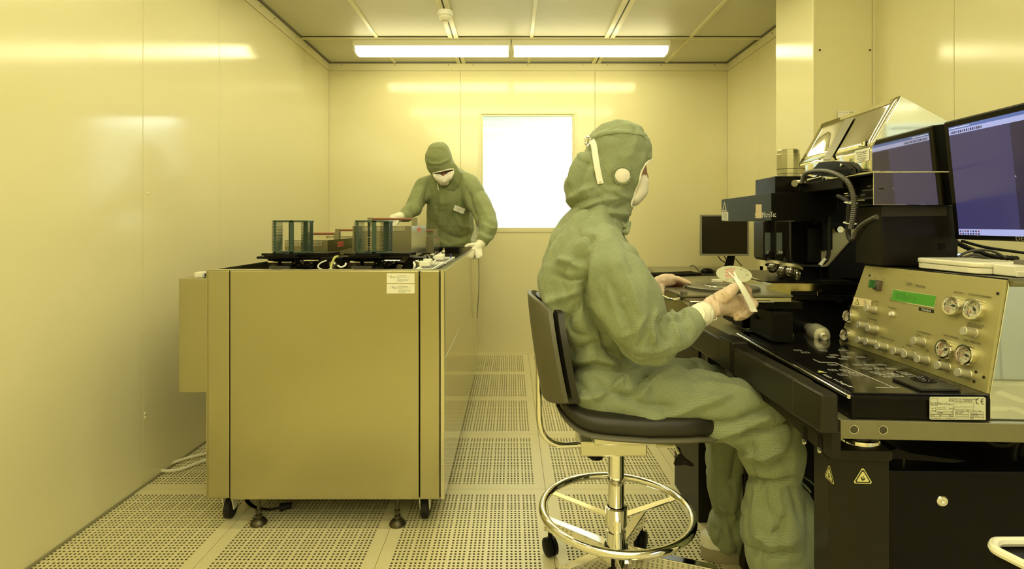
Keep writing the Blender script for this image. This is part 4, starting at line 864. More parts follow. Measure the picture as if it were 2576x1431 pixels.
# stage
g = G(); poly_y(g, [(1928, 712), (2160, 713), (2160, 744), (2056, 744), (2056, 733), (1990, 733), (1990, 743), (1928, 743)], .632, .42); stg = g.out('stage_plate', SHEETM, al, bevel=.001)
g = G(); poly_y(g, [(1992, 734), (2055, 734), (2055, 743), (1992, 743)], .634, .1); g.out('stage_slot', BLACKM, stg)
g = G(); poly_y(g, [(1928, 744), (2166, 746), (2150, 757), (1930, 752)], .636, .4); g.out('stage_carrier', BLACK, al, bevel=.001)
for a, b, r in ((2065, 731, .0052), (1958, 749, .003), (2107, 750, .003), (2084, 741, .0025)):
    g = G(); g.lathe(My(a, b, .6315 if r > .004 else .6355), -MY, [(r, 0), (r, .0015), (0, .0015)], n=16); g.out('screw', BLACKM if r > .004 else CHROME, stg)
for a in (1965, 2112): g = G(); poly_y(g, [(a - 7, 755), (a + 7, 756), (a + 7, 761), (a - 7, 760)], .63, .03); g.out('clip', STEELS, al)
g = G(); poly_x(g, [(1885, 696), (1927, 711.5), (1927, 722), (1885, 707)], .100, .01); poly_x(g, [(1926, 711), (1936, 712), (1936, 720), (1926, 719)], .098, .01); g.out('guide_rail', STEELS, al, bevel=.001)
g = G().mach(); zs = My(1928, 712, .632)[2]; g.box(.10, .40, .66, 1.10, zs, zs + .004); g.out('stage_top', BLACK, al)
# arm with maker lettering: near face + operator face
x1 = .151; zt_, zb_ = My(1940, 485, .709)[2], My(1940, 555, .709)[2]
y_far = Mx(1815, 503, x1) @ MY - MO @ MY
g = G().mach(); x2 = (My(2107, 485, .709) - MO) @ MX; zc_ = My(2107, 534, .709)[2]
g.prism([(x1, .709, zb_), (x1, .709, zt_), (x2 - .012, .709, zt_), (x2, .709, zt_ - .012), (x2, .709, zc_), (x2 - .085, .709, zb_)], (0, y_far - .709, 0)); arm = g.out('arm', BLACK, al, bevel=.0015)
g = G().mach(); g.box(x1 - .0006, x1, .711, y_far - .002, zb_ + .001, zt_ - .001); g.out('operator_side_sheen', mat('teal_sheen', (.018, .027, .027), .5, 0, .3), arm)  # teal reflection on this side of the arm, painted as an added thin sheet
def ax_(px, py): return Mx(px, py, x1 - .0008)
g = G(); g.add([ax_(1901, 514), ax_(1916, 514), ax_(1916, 549), ax_(1901, 549)], [(0, 1, 2, 3)]); g.out('logo_field', mat('tan_print', (.62, .50, .30), .6), arm)
g = G(); g.text('SÜSS', ax_(1909, 542) - MX * .0006, -MY, MZ, .026, ax=1.4, mt=1); g.text('MicroTec', ax_(1917, 541) - MX * .0004, -MY, MZ, .026, align='LEFT', ax=1.15); g.out('lettering', [PRINT, mat('tan_outline', (.72, .64, .45), .6)], arm)
g = G(); A_ = ax_(1822.5, 524); g.add([ax_(1817, 531), ax_(1828, 531), ax_(1822.5, 507)], [(0, 1, 2)], 0); g.add([ax_(1819, 529.5) - MX * .0003, ax_(1826, 529.5) - MX * .0003, ax_(1822.5, 511) - MX * .0003], [(0, 1, 2)], 1)
g.add([ax_(1815.5, 532.5), ax_(1832, 533), ax_(1832, 555), ax_(1815.5, 554)], [(0, 1, 2, 3)], 0)
for k in range(6): g.add([ax_(1817.5, 535 + k * 3.2) - MX * .0003, ax_(1830, 535.5 + k * 3.2) - MX * .0003, ax_(1830, 536.6 + k * 3.2) - MX * .0003, ax_(1817.5, 536.1 + k * 3.2) - MX * .0003], [(0, 1, 2, 3)], 1)
g.out('warning_labels', [PAPER, INK], arm, nonorm=True)
# tower on the arm with the silver cap
g = G().mach(); xt0 = (My(1950, 440, .80) - MO) @ MX; xt1 = (My(2040, 440, .80) - MO) @ MX; g.box(xt0, xt1, .80, .98, zt_, My(1968, 443, .80)[2]); g.out('tower', BLACK, al, bevel=.002)
c_ = My(1982, 443, .86); zc0 = My(1968, 443, .80)[2]; c_[2] = zc0; zc1 = My(1982, 377, .86)[2]; hh = zc1 - zc0
g = G(); g.lathe(c_, MZ, [(.036, 0), (.036, .012), (.0385, .013), (.0385, hh * .28), (.040, hh * .30), (.040, hh * .82), (.038, hh * .84), (.038, hh * .96), (.034, hh), (0, hh)], n=12, smooth=False); g.out('silver_cap', mat('cap_metal', (.46, .44, .30), .26, .9), al)
cylpx(1999, 461, .70, 2020, 461, .74, .0115, mt=STEELS, name='thumb_screw'); cylpx(2018, 461, .74, 2030, 461, .76, .005, mt=DARK, name='screw_shaft')
g = G(); poly_y(g, [(2020, 445), (2090, 450), (2090, 485), (2012, 485), (2012, 470), (2020, 468)], .76, .12); g.out('upper_block', BLACKM, al, bevel=.002)
g = G(); poly_y(g, [(2034, 440), (2040, 440), (2040, 452), (2034, 452)], .755, .01); poly_y(g, [(2067, 442), (2080, 444), (2080, 451), (2076, 451), (2076, 447), (2071, 447), (2071, 451), (2067, 451)], .755, .01); poly_y(g, [(2036, 444), (2070, 442), (2070, 445), (2036, 447)], .757, .008); g.out('bracket', STEELS, al)
# hinge bracket of the lamp hood
g = G(); poly_x(g, [(2038, 432), (2060, 408), (2096, 405), (2120, 407), (2138, 424), (2142, 438), (2100, 446), (2040, 440)], .262, .016); g.out('hinge_plate', BLACK, al, bevel=.001)
g = G(); q = Mx(2118, 415.5, .261); g.lathe(q, -MX, [(.005, 0), (.005, .004), (.0025, .005), (0, .004)], n=12); g.out('hinge_screw', CHROME, al)
# lamp hood: polished house shape extruded along the machine
h0, h1 = .366, .80
def Hp(px, py, y=h0): q = My(px, py, y) - MO; return (q @ MX, q[2])
e = Hp(2192.7, 371); r_ = Hp(2267.8, 241); bl = Hp(2192.7, 431); rt_ = Hp(2410, 317); rb_ = Hp(2410, 431)
HOOD = mat('mirror_hood', (.80, .78, .66), .045, 1.0)
g = G().mach(); g.prism([(e[0], h0, e[1]), (r_[0], h0, r_[1]), (rt_[0], h0, rt_[1]), (rb_[0], h0, rb_[1]), (bl[0], h0, bl[1])], (0, .003, 0)); hd = g.out('hood_end', HOOD, al, bevel=.001)
fr_ = Mx(2011, 410, e[0]); yfar = (fr_ - MO) @ MY
sx0, sy0 = e; 
def hoodsheet(name, a, b, ya, yb, mt=HOOD):
    g = G().mach(); dx, dz = b[0] - a[0], b[1] - a[1]; L_ = math.hypot(dx, dz); nx, nz = -dz / L_ * .0025, dx / L_ * .0025
    V = []; n = 14
    for k in range(n + 1):
        y = ya + (yb - ya) * k / n
        for m_ in range(7):
            t = m_ / 6; w = .0016 * math.sin(k * .9) * math.sin(t * 3.14) if (0 < k < n) else 0
            V.append((a[0] + dx * t + nx * w * 300, y, a[1] + dz * t + nz * w * 300))
    g.add(V, [(k * 7 + m_, k * 7 + m_ + 1, (k + 1) * 7 + m_ + 1, (k + 1) * 7 + m_) for k in range(n) for m_ in range(6)], 0, True)
    o = g.out(name, mt, al); md = o.modifiers.new('solid', 'SOLIDIFY'); md.thickness = .002; return o
hoodsheet('hood_slope', e, r_, h0 + .003, yfar)
hoodsheet('hood_slope', r_, rt_, h0 + .003, yfar)
ys0, ys1 = (Mx(2096.6, 392, e[0]) - MO) @ MY, (Mx(2072, 399, e[0]) - MO) @ MY
hoodsheet('hood_side', bl, e, h0 + .003, ys0); hoodsheet('hood_side', bl, e, ys1, yfar)
# strut lying across the slope
def slope_pt(px, py, off=0):
    a3 = M(e[0], 0, e[1]); b3 = M(r_[0], 0, r_[1]); n_ = np.cross(MY, b3 - a3); n_ /= np.linalg.norm(n_)
    if n_[0] > 0: n_ = -n_
    d = ray(px, py); p = CAMP + d * (np.dot(a3 - CAMP, n_) / np.dot(d, n_)); return p + n_ * off
g = G(); V = [slope_pt(a, b, .004) for a, b in ((2073, 405), (2129, 303), (2152, 298), (2092, 405))]; g.prism(V, MZ * .003); g.out('hood_strut', mat('strut_metal', (.15, .14, .07), .35, .4), al, bevel=.001)
g = G(); V = [slope_pt(a, b, .0052) for a, b in ((2162, 372), (2182, 371), (2183, 352))]; g.add(V, [(0, 1, 2)], 1); V = [slope_pt(a, b, .0060) for a, b in ((2166, 369.5), (2179.5, 369), (2180.5, 356))]; g.add(V, [(0, 1, 2)], 0)
V = [slope_pt(a, b, .0066) for a, b in ((2176, 360), (2172, 366), (2175, 365.5), (2173, 369), (2178, 363.5), (2175, 364))]; g.add(V, [list(range(6))], 1); g.out('warning_triangle', [YELLOW, INK], al, nonorm=True)
def Sx(px, py): return Mx(px, py, e[0] - .0050)
g = G(); g.prism([Sx(2151, 379), Sx(2187, 371), Sx(2187, 403), Sx(2151, 410)], -MX * .0005); lb = g.out('warning_label', PAPER, al)
g = G()
for k, s_ in enumerate(('Berührungsgefahr!', 'Vor dem Öffnen', 'Netz trennen', 'Einspringspiegel !', 'nicht öffnen')): g.text(s_, Sx(2169, 382 + k * 5.3) - MX * .0008, -MY, MZ, .0066, ax=1.1)
g.out('lettering', INK, lb)
# lower hood section
bl2 = Hp(2197, 434, .362); bb2 = Hp(2197, 516, .362)
g = G().mach(); xe2 = Hp(2420, 434, .362)[0]; g.prism([(bl2[0], .362, bb2[1]), (bl2[0], .362, bl2[1]), (xe2, .362, bl2[1]), (xe2, .362, bb2[1])], (0, .003, 0)); g.out('lower_hood_end', HOOD, al, bevel=.001)
g = G().mach(); g.box(bl2[0], xe2, .366, .49, bl2[1] - .004, bl2[1]); g.box(bl2[0], xe2, .366, .49, bb2[1], bb2[1] + .004); g.out('lower_hood_frame', BLACK, al)
mbox('lamp_core', BLACKM, (bl2[0] + .04, xe2, .38, .495, bb2[1] + .004, bl2[1] - .004), al)
mbox('hood_mount', BLACKM, (.275, .55, .50, .79, zt_ + .002, bl[1] - .004), al, .002)
for k, (a, b, mt_) in enumerate(((2130, 488, CHROME), (2150, 497, STEELS), (2170, 492, DARK), (2185, 470, DARK))):
    q = Mx(a, b, bl2[0] + .02); g = G().frame(q, MX, MY, MZ); g.cyl((0, 0, 0), (0, -.02, 0), .008 - k * .001); g.box(-.006, .006, -.06, .02, -.012, -.007); g.out('lamp_socket', mt_, al)
mbox('rear_plate', BLACKM, (.34, .80, .80, .82, bb2[1] - .05, bl[1] - .004), al, .001)
# black cabinet under the hood
xk0 = Hp(2217, 590, .376)[0]; zk0, zk1 = zt3 + .005, bb2[1] - .001
mbox('lamp_cabinet', mat('cabinet_black', (.010, .0085, .006), .30, spec=.25), (xk0, xe2, .376, .50, zk0, zk1), al, .002)
g = G(); poly_y(g, [(2217, 517), (2381, 517), (2381, 543), (2217, 545)], .3755, -.0008); g.out('cabinet_band', DARK, al)
g = G(); poly_y(g, [(2360, 612), (2377, 612), (2377, 628), (2360, 628)], .3755, -.001); g.out('vent', BLACKM, al)
mbox('back_column', BLACK, (.36, .80, .80, 1.0, ZP, zk1), al, .002)

# microscope body under the arm
g = G(); poly_y(g, [(1990, 556), (2090, 556), (2090, 640), (2076, 668), (1990, 668)], .80, .22); g.out('microscope_body', BLACK, al, bevel=.002)
g = G(); poly_y(g, [(2032, 575), (2066, 575), (2066, 660), (2032, 660)], .77, .03); g.out('body_cover', BLACKM, al, bevel=.001)
for b in (612, 618): g = G(); g.lathe(My(2028, b, .797), -MY, [(.0018, 0), (.0018, .001), (0, .001)], n=8); g.out('screw', CHROME, al)
g = G(); poly_y(g, [(2068, 560), (2094, 575), (2094, 628), (2068, 628)], .76, .03); g.out('cable_block', BLACKM, al)
g = G(); poly_y(g, [(2094, 575), (2150, 575), (2150, 606), (2085, 670), (2066, 672), (2066, 630), (2094, 628)], .785, .012); g.out('angle_plate', mat('bright_bracket', (.50, .46, .26), .32, .35), al, bevel=.001)
g = G(); poly_y(g, [(2144, 606), (2200, 560), (2200, 700), (2085, 700), (2085, 671)], .775, .12); g.out('lower_body', BLACKM, al, bevel=.001)
g = G(); poly_y(g, [(1990, 668), (2165, 668), (2165, 706), (2010, 706)], .82, .15); g.out('nosepiece_carrier', BLACK, al)
q = My(2108, 577, .775); g = G(); g.lathe(q + MY * .02, -MY, [(.006, -.01), (.006, .02), (.0115, .021), (.0125, .024), (.0125, .034), (.011, .036), (0, .0355)], n=28); g.out('focus_knob', STEELX, al)
# two optics tubes with scales
for (a0, a1, yy) in ((1921, 1945, .74), (1950, 1987, .70)):
    g = G(); poly_y(g, [(a0, 556), (a1, 556), (a1, 650), (a1 - 8, 656), (a0 + 6, 656), (a0, 648)], yy, .09); tb = g.out('optics_unit', BLACK, al, bevel=.004)
    g = G(); poly_y(g, [(a0 + 3, 585), (a0 + 17, 585), (a0 + 17, 640), (a0 + 3, 640)], yy - .0005, -.003); g.out('cover_plate', mat('scale_plate', (.06, .075, .08), .4), tb, bevel=.001)
    g = G(); g.text('38', My(a0 + 11, 634, yy - .005), MX, MZ, .011, ax=.6); g.text('|||', My(a0 + 17, 634, yy - .005), MX, MZ, .008); g.out('scale_print', PRINT, tb)
    for b in (590, 632): g = G(); g.lathe(My(a0 + 6, b, yy - .0035), -MY, [(.0014, 0), (.0014, .0008), (0, .0008)], n=8); g.out('screw', INK, tb)
    cylpx(a1 - 6, 632, yy - .01, a1 - 6, 656, yy - .005, .007, mt=BLACKM, name='focus_ring')
    cylpx(a1 - 12, 651, yy - .005, a1 + 2, 657, yy + .01, .008, mt=RUBBER, name='elbow')
# objective turrets
for (a, b, r, yy) in ((1952, 664, .034, .72), (1988, 672, .040, .70)):
    g = G(); o = My(a, b, yy); g.lathe(o, np.array([.28, .25, 1.0]), [(0, -.008), (r, -.008), (r, .002), (r * .7, .008), (0, .008)], n=32); g.out('turret', ALU, al)
for (a, b, a2, b2, yy, r) in ((1947, 667, 1939, 681, .69, .0115), (1971, 673, 1963, 690, .67, .0115), (1990, 674, 1985, 694, .66, .0125), (2004, 678, 2004, 704, .68, .0095), (1962, 680, 1964, 700, .72, .008)):
    A_, B_ = My(a, b, yy), My(a2, b2, yy - .01); d = (B_ - A_) * 1.12; L_ = np.linalg.norm(d); r = r * 1.25
    g = G(); g.lathe(A_, d, [(r * .9, 0), (r * .9, L_ * .2), (r, L_ * .22), (r, L_ * .45), (r * 1.05, L_ * .47), (r * 1.05, L_ * .75), (r * .75, L_ * .9), (r * .35, L_ * 1.0), (0, L_)], n=24); g.out('objective', mat('objective_metal', (.07, .065, .04), .25, .6), al)
    g = G(); g.lathe(A_, d, [(r * 1.07, L_ * .30), (r * 1.07, L_ * .40)], n=24); g.out('objective_band', CHROME, al)
# cables of the microscope (corrugated and smooth)
def ribbed(pts, r, name, mt=RUBBER, parent_=al, ribs=True, sub=10):
    Q = cat([np.array(p) for p in pts], sub); rs = [r * (1.0 if (i % 2 == 0 or not ribs) else .80) for i in range(len(Q))]
    g = G(); g.tube(Q, rs, n=10); return g.out(name, mt, parent_)
HOSEM = mat('corrugated_hose', (.06, .056, .042), .35)
def mp_(l, y): return [My(a, b, y) for a, b in l]
def mq_(l, x): return [Mx(a, b, x) for a, b in l]
ribbed(mq_([(2018, 458), (2024, 440), (2044, 431), (2075, 430), (2105, 438), (2130, 455), (2143, 480), (2148, 510), (2146, 545), (2140, 575)], .235), .0075, 'corrugated_hose', HOSEM, sub=14)
ribbed(mq_([(2124, 500), (2136, 512), (2135, 540), (2134, 565), (2134, 590), (2142, 604), (2152, 600), (2162, 585), (2180, 562), (2205, 548)], .248), .0070, 'black_cable', ribs=False)
ribbed(mq_([(2146, 598), (2156, 578), (2176, 560), (2205, 545)], .240), .0065, 'corrugated_hose', HOSEM)
ribbed(mq_([(2108, 493), (2116, 496), (2124, 500)], .248), .006, 'black_cable', ribs=False)
ribbed(mp_([(2086, 545), (2084, 580), (2085, 620), (2083, 645), (2072, 662)], .74), .0065, 'black_cable', ribs=False)
ribbed(mp_([(1975, 650), (1990, 660), (2020, 668), (2060, 668), (2080, 655)], .73), .005, 'black_cable', ribs=False)
cylpx(2076, 652, .735, 2062, 668, .73, .0068, mt=WHITEP, name='white_sleeve')
for a, b, yy in ((2140, 510, .665), (2138, 561, .66)):
    q = Mx(a, b, .240); g = G(); g.tube([q + MX * math.cos(t) * .013 + MY * math.sin(t) * .022 + MZ * .003 * math.sin(t) for t in np.linspace(0, 2 * math.pi, 16)[:-1]], .0016, n=6, closed=True); g.out('cable_tie', WHITEP, al)
# ------------------------------------------------ sliding wafer chuck towards the operator
zs2 = .922
sl = thing('wafer_slide', 'flat metal slide with round dark chuck pulled out towards the operator', 'slide', (.68, 1.80, zs2 - .03))
g = G(); g.box(.522, .86, 1.64, 1.96, zs2 - .006, zs2); g.out('slide_plate', mat('slide_metal', (.22, .205, .14), .3, .6), sl, bevel=.001)
g = G(); g.box(.535, .86, 1.65, 1.70, zs2 - .022, zs2 - .008); g.box(.535, .86, 1.90, 1.95, zs2 - .022, zs2 - .008); g.out('slide_rail', STEELS, sl, bevel=.001)
g = G(); g.box(.60, .90, 1.66, 1.95, zs2 - .045, zs2 - .024); g.out('slide_base', BLACK, sl, bevel=.001)
g = G(); g.lathe((.705, 1.80, zs2), (0, 0, 1), [(.118, 0), (.118, .009), (.114, .011), (.060, .011), (.058, .010), (0, .010)], n=56); ck = g.out('chuck', mat('chuck_grey', (.11, .105, .075), .35, .3), sl)
g = G(); g.tube([(.705 + .052 * math.cos(t), 1.80 + .052 * math.sin(t), zs2 + .0115) for t in np.linspace(0, 2 * math.pi, 40)[:-1]], .0016, n=5, closed=True); g.out('vacuum_groove', STEELS, ck)
for x, y in ((.528, 1.66), (.532, 1.90)): g = G(); g.box(x - .006, x + .010, y - .02, y + .0, zs2 + .0005, zs2 + .012); g.out('stop_block', GREY, sl, bevel=.001)
g = G(); g.tube([(.535, 1.66, zs2 - .012), (.500, 1.66, zs2 - .016), (.490, 1.69, zs2 - .016), (.490, 1.82, zs2 - .012), (.505, 1.86, zs2 - .01), (.535, 1.86, zs2 - .008)], .005, sub=4); g.out('handle', CHROME, sl)
g = G(); g.cyl((.545, 1.638, zs2 - .020), (.80, 1.638, zs2 - .020), .003); g.out('guide_rod', CHROME, sl)
mbox('slide_support', BLACKM, [(.06, .12, .48, .66, zs2 - .14, zs2 - .05), (.05, .10, .70, .9, zs2 - .14, zs2 - .05)], al, .002)
# ================================================================== BIG MONITOR at the right
A0, B0 = P(2372.5, 308, 1.470), P(2402, 602, 1.470)
mdir = np.array([-.045, -1.0, 0]); mdir /= np.linalg.norm(mdir); mup = A0 - B0; mh = np.linalg.norm(mup); mup /= mh
mn = np.cross(mdir, mup); mn = mn / np.linalg.norm(mn); mn = mn if mn[0] < 0 else -mn
mon = thing('computer_monitor', 'large black computer monitor with indigo screen at the right edge', 'monitor', tuple(B0 + mdir * .25))
g = G().frame(B0, mdir, mup, mn); g.box(0, .52, 0, mh, -.035, 0); g.box(.08, .44, .05, mh - .05, -.07, -.035); g.out('housing', BLACK, mon, bevel=.004)
def mpx(px, py, off=0): d = ray(px, py); return CAMP + d * (np.dot(B0 - CAMP, mn) / np.dot(d, mn)) + mn * off
def mloc(p): q = p - B0; return q @ mdir, q @ mup
sx0_, sy1_ = mloc(mpx(2388, 321)); _, sy0_ = mloc(mpx(2411, 590.5)); sx0_ = max(.012, (sx0_ + mloc(mpx(2411, 590))[0]) / 2); sx1_ = .505
g = G().frame(B0 + mn * .0004, mdir, mup, mn)
scw = sx1_ - sx0_; sh = sy1_ - sy0_; bar = sh * .055
g.box(sx0_, sx0_ + scw * .38, sy0_ + bar, sy1_ - bar * 1.35, 0, .0005, 0); g.box(sx0_ + scw * .38, sx1_, sy0_ + bar, sy1_ - bar * 1.35, 0, .0005, 1)
g.box(sx0_, sx1_, sy0_, sy0_ + bar, 0, .0005, 2); g.box(sx0_, sx1_, sy1_ - bar * 1.35, sy1_ - bar * .55, 0, .0005, 2); g.box(sx0_, sx1_, sy1_ - bar * .55, sy1_, 0, .0005, 3)
sc_ = g.out('screen', [SCREEN, SCREEND, SCRBAR, SCRTTL], mon)
g = G().frame(B0 + mn * .0012, mdir, mup, mn); rr = random.Random(4)
for k in range(8):
    for j in range(2): g.box(sx0_ + .004 + k * .0085, sx0_ + .009 + k * .0085, sy0_ + .0015 + j * .0070, sy0_ + .0055 + j * .0070, 0, .0002, rr.choice([0, 1, 0, 2]))
for k in range(16): g.box(sx0_ + .006 + k * .0065, sx0_ + .010 + k * .0065, sy1_ - bar * 1.2, sy1_ - bar * .8, 0, .0002, 0 if k % 3 else 2)
g.box(sx0_ + .002, sx0_ + .07, sy1_ - bar * .35, sy1_ - bar * .22, 0, .0002, 3); 
a_, b_ = mloc(mpx(2553, 441)); g.add([(a_, b_, .0002), (a_ + .003, b_ - .0055, .0002), (a_ + .0045, b_ - .004, .0002)], [(0, 1, 2)], 3)
g.out('screen_icons', [scr('icon_dark', (.05, .05, .15), .5), scr('icon_red', (.4, .06, .06), .6), scr('icon_grey', (.2, .22, .4), .6), scr('icon_white', (.8, .8, .9), 1.0)], sc_, kind='stuff')
a_, b_ = mloc(mpx(2563, 601)); g = G(); g.text('DELL', B0 + mdir * (a_ + .012) + mup * b_ + mn * .0008, mdir, mup, .014, ax=1.3); g.out('badge', mat('badge_metal', (.5, .48, .38), .3, .5), mon)
so = B0 + mdir * .25 - mn * .09
g = G(); g.box(so[0] - .015, so[0] + .03, so[1] - .05, so[1] + .05, zt3 + .022, B0[2] + .12); g.out('stand', BLACK, mon, bevel=.004)
g = G(); g.box(so[0] - .02, so[0] + .14, so[1] - .12, so[1] + .12, zt3 + .006, zt3 + .022); g.out('stand_foot', BLACK, mon, bevel=.006)
# cables and lit connector behind the trays
rr = random.Random(8)
for k, pts in enumerate([[(2385, 600), (2410, 612), (2450, 630), (2500, 645), (2560, 650)], [(2400, 652), (2440, 632), (2490, 630), (2530, 648)], [(2405, 656), (2450, 640), (2480, 650)], [(2385, 648), (2420, 655), (2460, 646), (2500, 655)], [(2420, 606), (2480, 622), (2576, 636)]]):
    D = 1.62 - .03 * k; g = G(); Q = cat([P(a, b, D) for a, b in pts], 10); g.tube(Q, [(.008 if k == 0 else .004) * (1 if i % 2 or k else .8) for i in range(len(Q))], n=8)
    tag(g.out('cable', RUBBER if k in (0, 4) else GREY), ['thick corrugated black cable under the big monitor', 'grey cable arch behind the ivory tray', 'short grey cable behind the ivory tray', 'grey cable lying low behind the ivory tray', 'thin black cable high under the big monitor'][k], 'cable')
q = P(2412, 641, 1.60); cn = thing('connector', 'small connector glowing blue white behind the ivory tray', 'connector', tuple(q))
g = G(); g.box(q[0] - .018, q[0] + .012, q[1], q[1] + .02, q[2] - .010, q[2] + .006); g.out('shell', DARK, cn, bevel=.002)
g = G(); g.box(q[0] - .016, q[0] + .004, q[1] - .002, q[1], q[2] - .004, q[2] + .004); g.out('led', LED, cn)
# ================================================================== DESK with the small monitor at the back
ZD = .767
dk = thing('desk', 'olive grey desk against the back wall in the corner', 'desk', (1.45, 3.8, 0))
g = G(); g.prism([(1.19, 4.69, ZD - .03), (1.88, 4.69, ZD - .03), (1.88, 3.22, ZD - .03), (1.54, 3.22, ZD - .03), (1.54, 2.60, ZD - .03), (.86, 2.60, ZD - .03)], (0, 0, .03)); g.out('desk_top', mat('desk_laminate', (.24, .225, .145), .32), dk, bevel=.003)
for x, y in ((.92, 2.66), (1.22, 4.6), (1.82, 4.6), (1.48, 2.66)): g = G(); g.box(x - .025, x + .025, y - .025, y + .025, 0, ZD - .03); g.out('leg', DARK, dk, bevel=.002)
DM = 4.15
sm = thing('computer_monitor', 'small dark monitor with grey bezel standing on the back desk', 'monitor', tuple(Pz(1845, 690, ZD)))
mo = P(1762, 643, DM); mdx = np.array([.985, -.174, 0]); mnn = np.array([-.174, -.985, 0]); W_ = .355; H_ = pz_(540, DM) - pz_(643, DM)
BEZ = mat('bezel_grey', (.24, .23, .17), .4)
g = G().frame(mo, mdx, MZ, mnn); g.box(0, W_, 0, .014, -.03, 0); g.box(0, W_, H_ - .012, H_, -.03, 0); g.box(0, .012, .014, H_ - .012, -.03, 0); g.box(W_ - .012, W_, .014, H_ - .012, -.03, 0); g.out('bezel', BEZ, sm, bevel=.002)
g = G().frame(mo, mdx, MZ, mnn); g.box(.012, W_ - .012, .014, H_ - .012, -.028, -.004); g.out('screen', mat('dark_screen', (.018, .015, .008), .2), sm)
g = G().frame(mo, mdx, MZ, mnn); g.box(.004, W_ + .004, .004, H_ - .004, -.055, -.031); g.out('back', DARK, sm, bevel=.003)
so = mo + mdx * W_ * .62 - mnn * .06
g = G().frame(so, mdx, mnn, MZ); g.prism([(-.045, 0, ZD + .01 - so[2]), (.025, 0, ZD + .01 - so[2]), (.05, 0, .04), (.0, 0, .04)], (0, .02, 0)); g.out('stand', BLACK, sm, bevel=.002)
g = G().frame(so, mdx, mnn, MZ); g.box(-.12, .10, -.07, .09, ZD + .001 - so[2], ZD + .012 - so[2]); g.out('stand_foot', BLACK, sm, bevel=.004)
for k, pts in enumerate([[(1806, 643), (1815, 655), (1828, 661)], [(1822, 644), (1828, 654), (1834, 662)], [(1850, 650), (1858, 660), (1866, 668)]]):
    g = G(); g.tube([P(a, b, DM + .03) for a, b in pts], .0035, sub=5); g.out('lead', RUBBER, sm)
# keyboard
kb = thing('keyboard', 'black keyboard lying on the back desk beside the small monitor', 'keyboard', tuple(Pz(1703, 675, ZD)))
k0, k1, k2 = Pz(1657, 668.5, ZD), Pz(1712, 683.5, ZD), Pz(1757, 678, ZD)
kx = (k2 - k1); kx /= np.linalg.norm(kx); kx = np.array([.93, .37, 0]); kx /= np.linalg.norm(kx); ky = np.cross(MZ, kx); kw, kd = .40, .15
k1 = np.array([1.02, 3.72, ZD + .001])
g = G().frame(k1, kx, ky, MZ); g.prism([(0, 0, .004), (0, kd, .014), (0, kd, 0), (0, 0, 0)], (kw, 0, 0)); g.out('base', BLACK, kb, bevel=.002)
for r0 in range(5):
    for c0 in range(17):
        g = G().frame(k1, kx, ky, MZ); x0 = .010 + c0 * .0225; y0 = .012 + r0 * .026; z0 = .006 + r0 * .0018
        g.box(x0, x0 + .018, y0, y0 + .020, z0, z0 + .009); g.out('key', BLACKM, kb)
ms = thing('computer_mouse', 'black mouse on its pad in front of the small monitor', 'mouse', tuple(Pz(1778, 688, ZD)))
q = Pz(1779, 685, ZD + .006); g = G(); g.sph(q + np.array([0, 0, .008]), .05, (1.0, .75, .5), nu=20, nv=12); 
for v in g.v: v[:, 2] = np.maximum(v[:, 2], ZD + .006)
g.out('body', BLACK, ms)
g = G(); g.tube([q + np.array([-.05, .02, .004]), Pz(1752, 674, ZD + .01), Pz(1744, 668, ZD + .02), Pz(1735, 670, ZD + .01)], .003, sub=5); g.out('lead', RUBBER, ms)
g = G(); q = Pz(1785, 690, ZD); g.box(q[0] - .12, q[0] + .10, q[1] - .10, q[1] + .12, ZD + .0005, ZD + .005); tag(g.out('mouse_pad', BLACKM, bevel=.001), 'thin dark mouse pad under the black mouse', 'mouse pad')
# small things on the near end of the desk
q = Pz(1815, 716, ZD); g = G(); g.box(q[0] - .04, q[0] + .055, q[1] - .02, q[1] + .06, ZD + .001, ZD + .03); tag(g.out('white_box', IVORY, bevel=.003), 'small white box on the desk behind the round wafer chuck', 'box')
q = Pz(1780, 717, ZD); g = G(); g.box(q[0] - .05, q[0] + .04, q[1] - .02, q[1] + .07, ZD + .001, ZD + .012); tag(g.out('flat_case', DARK, bevel=.002), 'flat dark case lying left of the small white box', 'case')
q = Pz(1912, 690, ZD); g = G(); g.prism([q + np.array(v) for v in ((-.10, -.02, .001), (.12, -.06, .001), (.14, .10, .001), (-.08, .14, .001))], (0, 0, .012)); tag(g.out('paper_stack', PAPER, bevel=.001), 'white paper stack on the desk behind the objectives', 'paper')
q = Pz(1930, 684, ZD + .013); t = thing('notepad', 'small light block with ridged edge behind the objectives', 'block', tuple(q)); g = G()
for k in range(9): g.box(q[0] - .03 + k * .007, q[0] - .0255 + k * .007, q[1], q[1] + .06, ZD + .014, ZD + .06)
g.box(q[0] - .03, q[0] + .0305, q[1] + .004, q[1] + .056, ZD + .0135, ZD + .055); g.out('block', IVORY, t)
# calendar-like sheet on the pillar front
q = P(2135, 292, py0 - .004); t = thing('wall_sheet', 'small white printed sheet holder on the pillar behind the lamp hood', 'sign', tuple(q))
g = G(); g.box(px_(2107, py0 - .004), px_(2170, py0 - .004), py0 - .012, py0 - .005, pz_(330, py0), pz_(280, py0)); g.out('holder', WHITEP, t, bevel=.001)
g = G(); g.text('- - - -', (px_(2118, py0), py0 - .0128, pz_(284, py0)), (1, 0, 0), (0, 0, 1), .02); g.text('Info', (px_(2140, py0), py0 - .0128, pz_(284, py0)), (1, 0, 0), (0, 0, 1), .018); g.out('lettering', INK, t)
